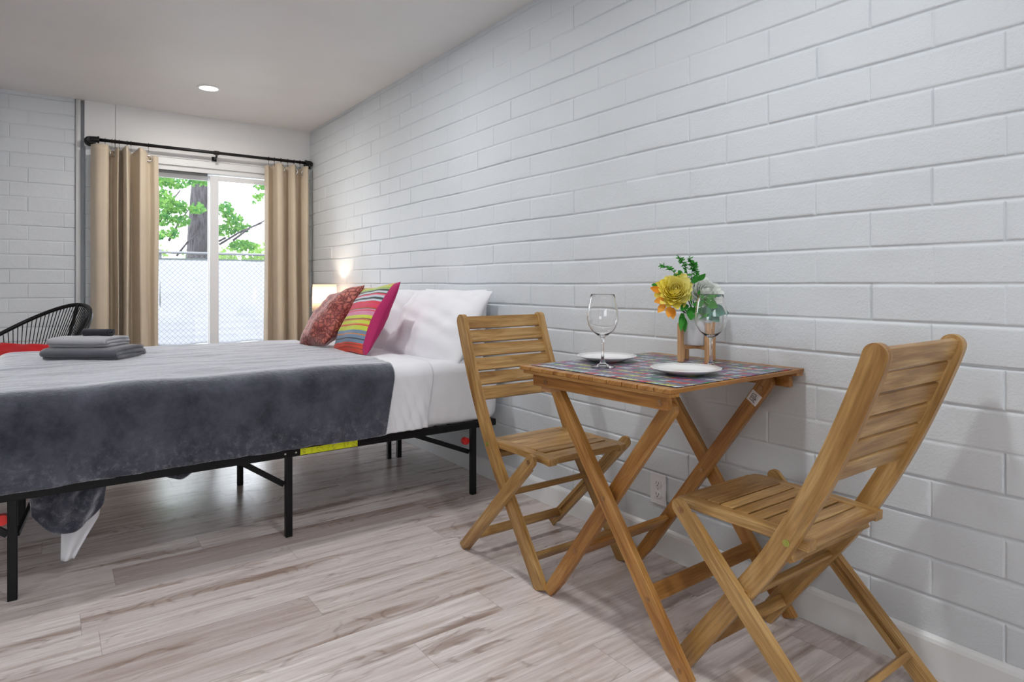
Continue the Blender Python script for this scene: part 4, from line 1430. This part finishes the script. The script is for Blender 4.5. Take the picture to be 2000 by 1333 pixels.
for ya_, yb_ in ((-HY + 0.10, -HY + 0.125), (HY - 0.125, HY - 0.10)):
    m = MB(); m.box(-HX + 0.041, HX - 0.041, ya_, yb_, TZ - 0.030, TZ - 0.0122, axis=0); m.build('crossbar', M['table_wood'], tab, bevel=0.002)


def tl(X, Y):
    d = Matrix.Rotation(-math.radians(2.0), 2) @ Vector((X - TAB[0], Y - TAB[1])); return d


XN, XF = 1.305 - TAB[0], 1.838 - TAB[0]
# leg pairs: outer (high at the far end, foot near the camera) and inner
for (xa, xb_, nm) in ((XN, XN + 0.022, 'n'), (XF - 0.0, XF - 0.022, 'f')):
    a, b_ = sorted((xa, xb_))
    P1 = [(1.063 - TAB[1] + (1.585 - 1.063) * (1 - k / 10), 0.722 * (1 - k / 10)) for k in range(11)][::-1]
    P_, Wd = cap_round(P1, 0.0225, 4)
    m = MB(); m.ribbon(P_, Wd, a, b_); m.v = [(x, y, max(z, 0)) for x, y, z in m.v]; m.build('leg', M['table_wood'], tab, bevel=0.003)
for (xa, xb_, zt) in ((XN + 0.034, XN + 0.056, 0.689), (XF - 0.034, XF - 0.056, 0.724)):
    a, b_ = sorted((xa, xb_))
    P1 = [(1.643 - TAB[1] - 0.720 * zt * (1 - k / 10), zt * (1 - k / 10)) for k in range(11)][::-1]
    P_, Wd = cap_round(P1, 0.0225, 4)
    m = MB(); m.ribbon(P_, Wd, a, b_); m.v = [(x, y, max(z, 0)) for x, y, z in m.v]; m.build('leg', M['table_wood'], tab, bevel=0.003)
# spacer blocks between apron and legs
m = MB(); m.box(-HX + 0.041, XN - 0.0005, 1.535 - TAB[1], 1.575 - TAB[1], TZ - 0.078, TZ - 0.034, axis=1); m.build('hinge_block', M['bamboo'], tab, bevel=0.002)
yz = lambda z, o: (1.063 - TAB[1] + 0.723 * z, z) if o else (1.643 - TAB[1] - 0.720 * z, z)
y_, z_ = yz(0.178, True); m = MB(); m.bar((XN + 0.022, y_, z_), (XF - 0.022, y_, z_), 0.018, 0.046, up=(0, 0.6, 0.8)); m.build('stretcher', M['table_wood'], tab, bevel=0.002)
y_, z_ = yz(0.185, False); m = MB(); m.bar((XN + 0.056, y_, z_), (XF - 0.056, y_, z_), 0.018, 0.046, up=(0, -0.6, 0.8)); m.build('stretcher', M['table_wood'], tab, bevel=0.002)
for (bx_, by, bz) in ((-HX + 0.020, 1.530 - TAB[1], 0.729), (-HX + 0.020, 1.090 - TAB[1], 0.729), (XN, 1.354 - TAB[1] + 0.0, 0.402), (XN, 1.063 - TAB[1] + 0.723 * 0.172, 0.172), (XN, 1.063 - TAB[1] + 0.723 * 0.028, 0.028), (XN + 0.034, 1.643 - TAB[1] - 0.720 * 0.19, 0.19)):
    m = MB(); m.tube([(bx_ + 0.001, by, bz), (bx_ - 0.0015, by, bz)], 0.0075, 14); m.tube([(bx_ + 0.001, by, bz), (bx_ - 0.003, by, bz)], 0.0035, 8); m.build('bolt', M['brass'], tab, auto=35)
# far leg bolts facing the room, and the white care sticker
m = MB(); m.tube([(XF - 0.055, 1.137 - TAB[1], 0.705), (XF - 0.0585, 1.137 - TAB[1], 0.705)], 0.008, 14); m.build('bolt', M['brass'], tab)
m = MB(); m.tube([(XF - 0.055, 1.354 - TAB[1], 0.400), (XF - 0.0585, 1.354 - TAB[1], 0.400)], 0.007, 14); m.build('bolt', M['brass'], tab)
stk = MB(); dn = Vector((0, -0.5822, 0.813)); nn = Vector((0, 0.813, 0.5822)); c0 = Vector((XF - 0.0564, 1.643 - TAB[1] - 0.720 * 0.672, 0.672))
mt = Matrix(((1, 0, 0, 0), (0, nn.y, dn.y, 0), (0, nn.z, dn.z, 0), (0, 0, 0, 1))); mt.translation = c0
stk.box(-0.0006, 0.0006, -0.019, 0.019, -0.020, 0.020, mat=mt)
so = stk.build('care_sticker', M['outlet'], tab)
stk = MB()
for (a, b_) in (((-0.011, -0.013), (-0.004, -0.013)), ((-0.004, -0.013), (-0.006, 0.004)), ((-0.011, -0.002), (-0.003, -0.002)), ((0.0, -0.012), (0.010, -0.012)), ((0.010, -0.012), (0.011, 0.010)), ((0.011, 0.010), (-0.002, 0.012)), ((-0.002, 0.012), (0.0, -0.012)), ((0.003, -0.006), (0.003, 0.006)), ((0.007, -0.006), (0.007, 0.006))):
    A = mt @ Vector((-0.0009, a[0], a[1])); B2 = mt @ Vector((-0.0009, b_[0], b_[1])); stk.tube([A, B2], 0.0008, 5)
stk.build('sticker_print', M['slot'], so)

# placemat
pm = MB()
pm.grid(30, 30, lambda u, v: (-0.278 + 0.556 * u, -0.285 + 0.570 * v, 0.0012 + 0.0006 * nz(u * 9, v * 9)))
o = pm.build('placemat', M['mat'], smooth=True, solid=0.0014); o.location = (1.528, 1.332, TZ + 0.0002); o.rotation_euler = (0, 0, math.radians(2.0))
tag(o, 'multicoloured woven placemat with rows of small blocks on the table', 'placemat')

# plates
def plate(X, Y, label):
    m = MB()
    m.lathe([(0.0005, 0.0), (0.050, 0.0), (0.056, 0.0015), (0.080, 0.010), (0.0985, 0.0168), (0.0998, 0.0182), (0.0985, 0.0192), (0.080, 0.0130), (0.060, 0.0060), (0.050, 0.0042), (0.0005, 0.0040)], 72)
    o = m.build('plate', M['ceramic'], smooth=True); o.location = (X, Y, TZ + 0.0028)
    return tag(o, label, 'plate', 'white dinner plates')
plate(1.504, 1.533, 'round white plate by the far chair, behind the left wine glass')
plate(1.471, 1.180, 'round white plate nearest the camera, in front of the flower pot')


def wineglass(X, Y, label):
    outer = [(0.0005, 0.0), (0.036, 0.0), (0.0385, 0.0012), (0.036, 0.0028), (0.020, 0.0060), (0.010, 0.0120), (0.0055, 0.022), (0.0042, 0.040), (0.0040, 0.070), (0.0046, 0.086), (0.0085, 0.0935),
             (0.020, 0.1005), (0.034, 0.1130), (0.044, 0.130), (0.0482, 0.148), (0.0478, 0.165), (0.0440, 0.190), (0.0395, 0.212), (0.0368, 0.2245), (0.0362, 0.2255)]
    inner = [(0.0356, 0.2245), (0.0384, 0.212), (0.0428, 0.190), (0.0466, 0.165), (0.0470, 0.148), (0.0428, 0.131), (0.0328, 0.1145), (0.019, 0.1030), (0.006, 0.0985), (0.0005, 0.0980)]
    m = MB(); m.lathe(outer + inner, 64)
    o = m.build('wine_glass', M['wine_glass'], smooth=True); o.location = (X, Y, TZ + 0.0028)
    return tag(o, label, 'wine glass', 'empty wine glasses')
wineglass(1.380, 1.424, 'empty clear wine glass at left, in front of the far plate')
wineglass(1.630, 1.212, 'empty clear wine glass at right, in front of the flower pot')

# ------------------------------------------------------------------ flower pot
PC = (1.742, 1.352)
st_ = thing('planter', 'white flower pot in a wooden four legged stand', 'planter', (*PC, TZ + 0.0028), math.radians(-17))
for k, (lx, ly) in enumerate(((-0.062, 0.0), (0.0, -0.062), (0.062, 0.0), (0.0, 0.062))):
    m = MB(); rr_ = Matrix.Rotation(math.atan2(ly, lx), 4, 'Z'); rr_.translation = Vector((lx, ly, 0)); m.box(-0.0075, 0.0075, -0.0085, 0.0085, 0, 0.128, axis=2, mat=rr_)
    m.build('leg', M['bamboo'], st_, bevel=0.001)
m = MB(); m.box(-0.055, 0.055, -0.0065, 0.0065, 0.042, 0.054, axis=0); m.box(-0.0065, 0.0065, -0.055, 0.055, 0.0421, 0.0541, axis=1); m.build('crossbar', M['bamboo'], st_, bevel=0.001)
m = MB(); m.lathe([(0.0005, 0.055), (0.040, 0.055), (0.043, 0.058), (0.049, 0.110), (0.0525, 0.160), (0.0505, 0.160), (0.047, 0.112), (0.044, 0.142), (0.0005, 0.142)][:6] + [(0.0480, 0.120), (0.0005, 0.120)], 48)
m.build('pot', M['pot'], st_, smooth=True)

fl = thing('flower_bouquet', 'bouquet of one yellow and one white peony with green sprigs', 'flowers', (PC[0], PC[1], TZ + 0.123))
# local frame: r axis = right seen from the room, t axis = toward the room
RV = Vector((math.cos(PHI), -math.sin(PHI), 0)); TV = Vector((-math.sin(PHI), -math.cos(PHI), 0)); UV_ = Vector((0, 0, 1))
def loc_(r, t, u): return RV * r + TV * t + UV_ * u


def petal(m, c, d, side, L, Wd, cup, n=5):
    """petal from c along d, width along side, cupped"""
    d = d.normalized(); side = (side - d * side.dot(d)).normalized(); up = side.cross(d)
    def fn(u, v):
        a = 2 * v - 1
        w = Wd * math.sin(math.pi * (0.12 + 0.80 * u)) ** 0.7
        return c + d * (L * u * (1 - 0.12 * a * a)) + side * (a * w) + up * (cup * (u * u * L * 0.55) + 0.25 * w * a * a * (1 if cup > 0 else -1))
    m.grid(n, 6, fn)


def peony(name, mat, c, facing, R_, n, seed):
    rd = random.Random(seed); m = MB(); f = facing.normalized()
    a0 = f.orthogonal().normalized(); b0 = f.cross(a0)
    for i in range(n):
        ring_ = i / n
        an = i * 2.39996
        tilt = 0.15 + 1.55 * ring_            # inner petals upright, outer open
        rad = a0 * math.cos(an) + b0 * math.sin(an)
        d = f * math.cos(tilt) + rad * math.sin(tilt)
        side = f.cross(rad)
        L = R_ * (0.72 + 0.38 * ring_) * rd.uniform(0.85, 1.1)
        petal(m, c + rad * 0.006 - f * R_ * 0.25, d, side, L, R_ * (0.30 + 0.22 * ring_) * rd.uniform(0.85, 1.15), -0.55 + rd.uniform(-.15, .15))
    return m.build(name, mat, fl, smooth=True)


peony('yellow_peony', M['petal_yellow'], loc_(-0.078, 0.020, 0.112), loc_(-0.35, 1.0, 0.45), 0.056, 70, 1)
peony('white_peony', M['petal_white'], loc_(0.030, -0.002, 0.104), loc_(0.25, 0.8, 0.5), 0.055, 64, 2)
m = MB()
for (r, t, u, dr, du) in ((-0.115, 0.02, 0.085, -0.9, -0.2), (-0.112, 0.02, 0.070, -0.8, -0.9), (-0.095, 0.02, 0.062, -0.2, -1.0), (-0.088, 0.02, 0.058, 0.05, -1.0), (-0.125, 0.01, 0.115, -1.0, 0.2)):
    petal(m, loc_(r, t, u), loc_(dr, 0.3, du), loc_(-du, 0.2, dr), 0.040, 0.012, -0.3)
m.build('orange_petals', M['petal_orange'], fl, smooth=True)


def leafs(name, mat, lst):
    m = MB()
    for (r, t, u, dr, dt, du, L, w) in lst:
        d = loc_(dr, dt, du); petal(m, loc_(r, t, u), d, loc_(-du, 0.4, dr), L, w, -0.25, 6)
    return m.build(name, mat, fl, smooth=True)


leafs('leaves', M['leaf_green'], [(-0.020, 0.03, 0.060, -0.3, 0.5, -0.8, 0.055, 0.018), (-0.005, 0.03, 0.080, 0.0, 0.6, -0.3, 0.050, 0.020), (-0.03, 0.03, 0.080, -0.2, 0.6, 0.1, 0.045, 0.018),
                                 (0.02, 0.03, 0.085, 0.6, 0.6, -0.4, 0.055, 0.018), (-0.05, 0.0, 0.16, -0.5, 0.3, 0.6, 0.03, 0.012), (-0.055, 0.03, 0.040, -0.2, 0.4, -1.0, 0.065, 0.010), (-0.05, 0.02, 0.03, 0.05, 0.3, -1.0, 0.055, 0.010),
                                 (-0.132, 0.0, 0.128, -1, 0.2, 0.3, 0.022, 0.008), (-0.01, 0.02, 0.05, 0.3, 0.7, -0.5, 0.05, 0.02), (-0.04, 0.03, 0.07, -0.6, 0.5, -0.5, 0.045, 0.012), (0.0, 0.035, 0.095, -0.4, 0.6, 0.2, 0.045, 0.018), (0.015, 0.03, 0.06, -0.1, 0.7, -0.7, 0.05, 0.02), (-0.02, 0.02, 0.14, 0.2, 0.5, 0.5, 0.04, 0.014), (0.0, 0.01, 0.15, 0.5, 0.4, 0.6, 0.035, 0.012)])
leafs('grey_leaves', M['leaf_teal'], [(0.03, 0.035, 0.070, 0.55, 0.6, -0.7, 0.060, 0.020), (0.045, 0.03, 0.060, 0.9, 0.5, -0.35, 0.055, 0.019), (0.01, 0.04, 0.060, 0.25, 0.6, -0.8, 0.055, 0.018), (0.035, 0.035, 0.045, 0.5, 0.6, -0.7, 0.050, 0.018)])
m = MB(); rd = random.Random(9)
sprigs = [((-0.02, 0, 0.10), (-0.035, 0.0, 0.185), (-0.060, 0.01, 0.225)), ((-0.02, 0, 0.10), (-0.015, 0, 0.18), (-0.025, 0.01, 0.222)), ((-0.04, 0, 0.10), (-0.075, 0.0, 0.175), (-0.118, 0.01, 0.198)), ((-0.01, 0, 0.12), (-0.002, 0.0, 0.17), (-0.012, 0.01, 0.205))]
ms = MB()
for a, b_, c in sprigs:
    pts = [loc_(*p) for p in smooth_path([a, b_, c], 8)]
    ms.tube(pts, 0.0012, 5)
    for k in range(5, len(pts)):
        for q in range(4):
            an = rd.uniform(0, 6.28); d = loc_(math.cos(an), rd.uniform(-.4, .8), math.sin(an) * 0.8 + 0.3)
            petal(m, pts[k], d, d.orthogonal(), 0.013, 0.0042, -0.1, 3)
m.build('sprig_leaves', M['leaf_green'], fl, smooth=True)
for a, b_ in (((-0.07, 0.01, 0.08), (-0.01, 0, 0.0)), ((0.02, 0, 0.09), (0.0, 0, 0.0)), ((-0.02, 0, 0.12), (0, 0, 0.0)), ((-0.04, 0, 0.11), (-0.004, 0, 0.0)), ((-0.055, 0.02, 0.05), (-0.01, 0.01, 0.01))):
    ms.tube([loc_(*a), loc_((a[0] + b_[0]) / 2 * 0.7, 0, (a[2] + b_[2]) / 2), loc_(*b_)], 0.0022, 6)
ms.build('stems', M['stem'], fl, smooth=True)

# ------------------------------------------------------------------ wall outlet
out = thing('wall_outlet', 'white double electrical outlet on the wall under the table', 'outlet', (XR, 1.636, 0.246))
m = MB(); m.box(-0.008, -0.001, -0.0375, 0.0375, -0.0585, 0.0585); m.build('cover_plate', M['outlet'], out, bevel=0.002)
for dz in (-0.021, 0.021):
    m = MB(); prof_o = [(0.0162 * math.cos(2 * math.pi * k / 28), max(-0.0125, min(0.0125, 0.0165 * math.sin(2 * math.pi * k / 28)))) for k in range(28)]
    b = len(m.v)
    for xx in (-0.0078, -0.0105):
        for (a, c) in prof_o: m.v.append((xx, a, c + dz))
    for k in range(28): m.face([b + k, b + (k + 1) % 28, b + 28 + (k + 1) % 28, b + 28 + k])
    m.face([b + 28 + k for k in range(28)])
    sk = m.build('socket', M['outlet'], out)
    m = MB(); m.box(-0.0111, -0.0104, 0.0050, 0.0066, dz - 0.001, dz + 0.0075); m.box(-0.0111, -0.0104, -0.0066, -0.0050, dz - 0.001, dz + 0.0065)
    m.tube([(-0.0104, 0, dz - 0.0065), (-0.0111, 0, dz - 0.0065)], 0.0024, 10); m.build('slots', M['slot'], sk)
m = MB(); m.tube([(-0.0078, 0, 0), (-0.0090, 0, 0)], 0.0022, 10); m.build('screw', M['chrome'], out)
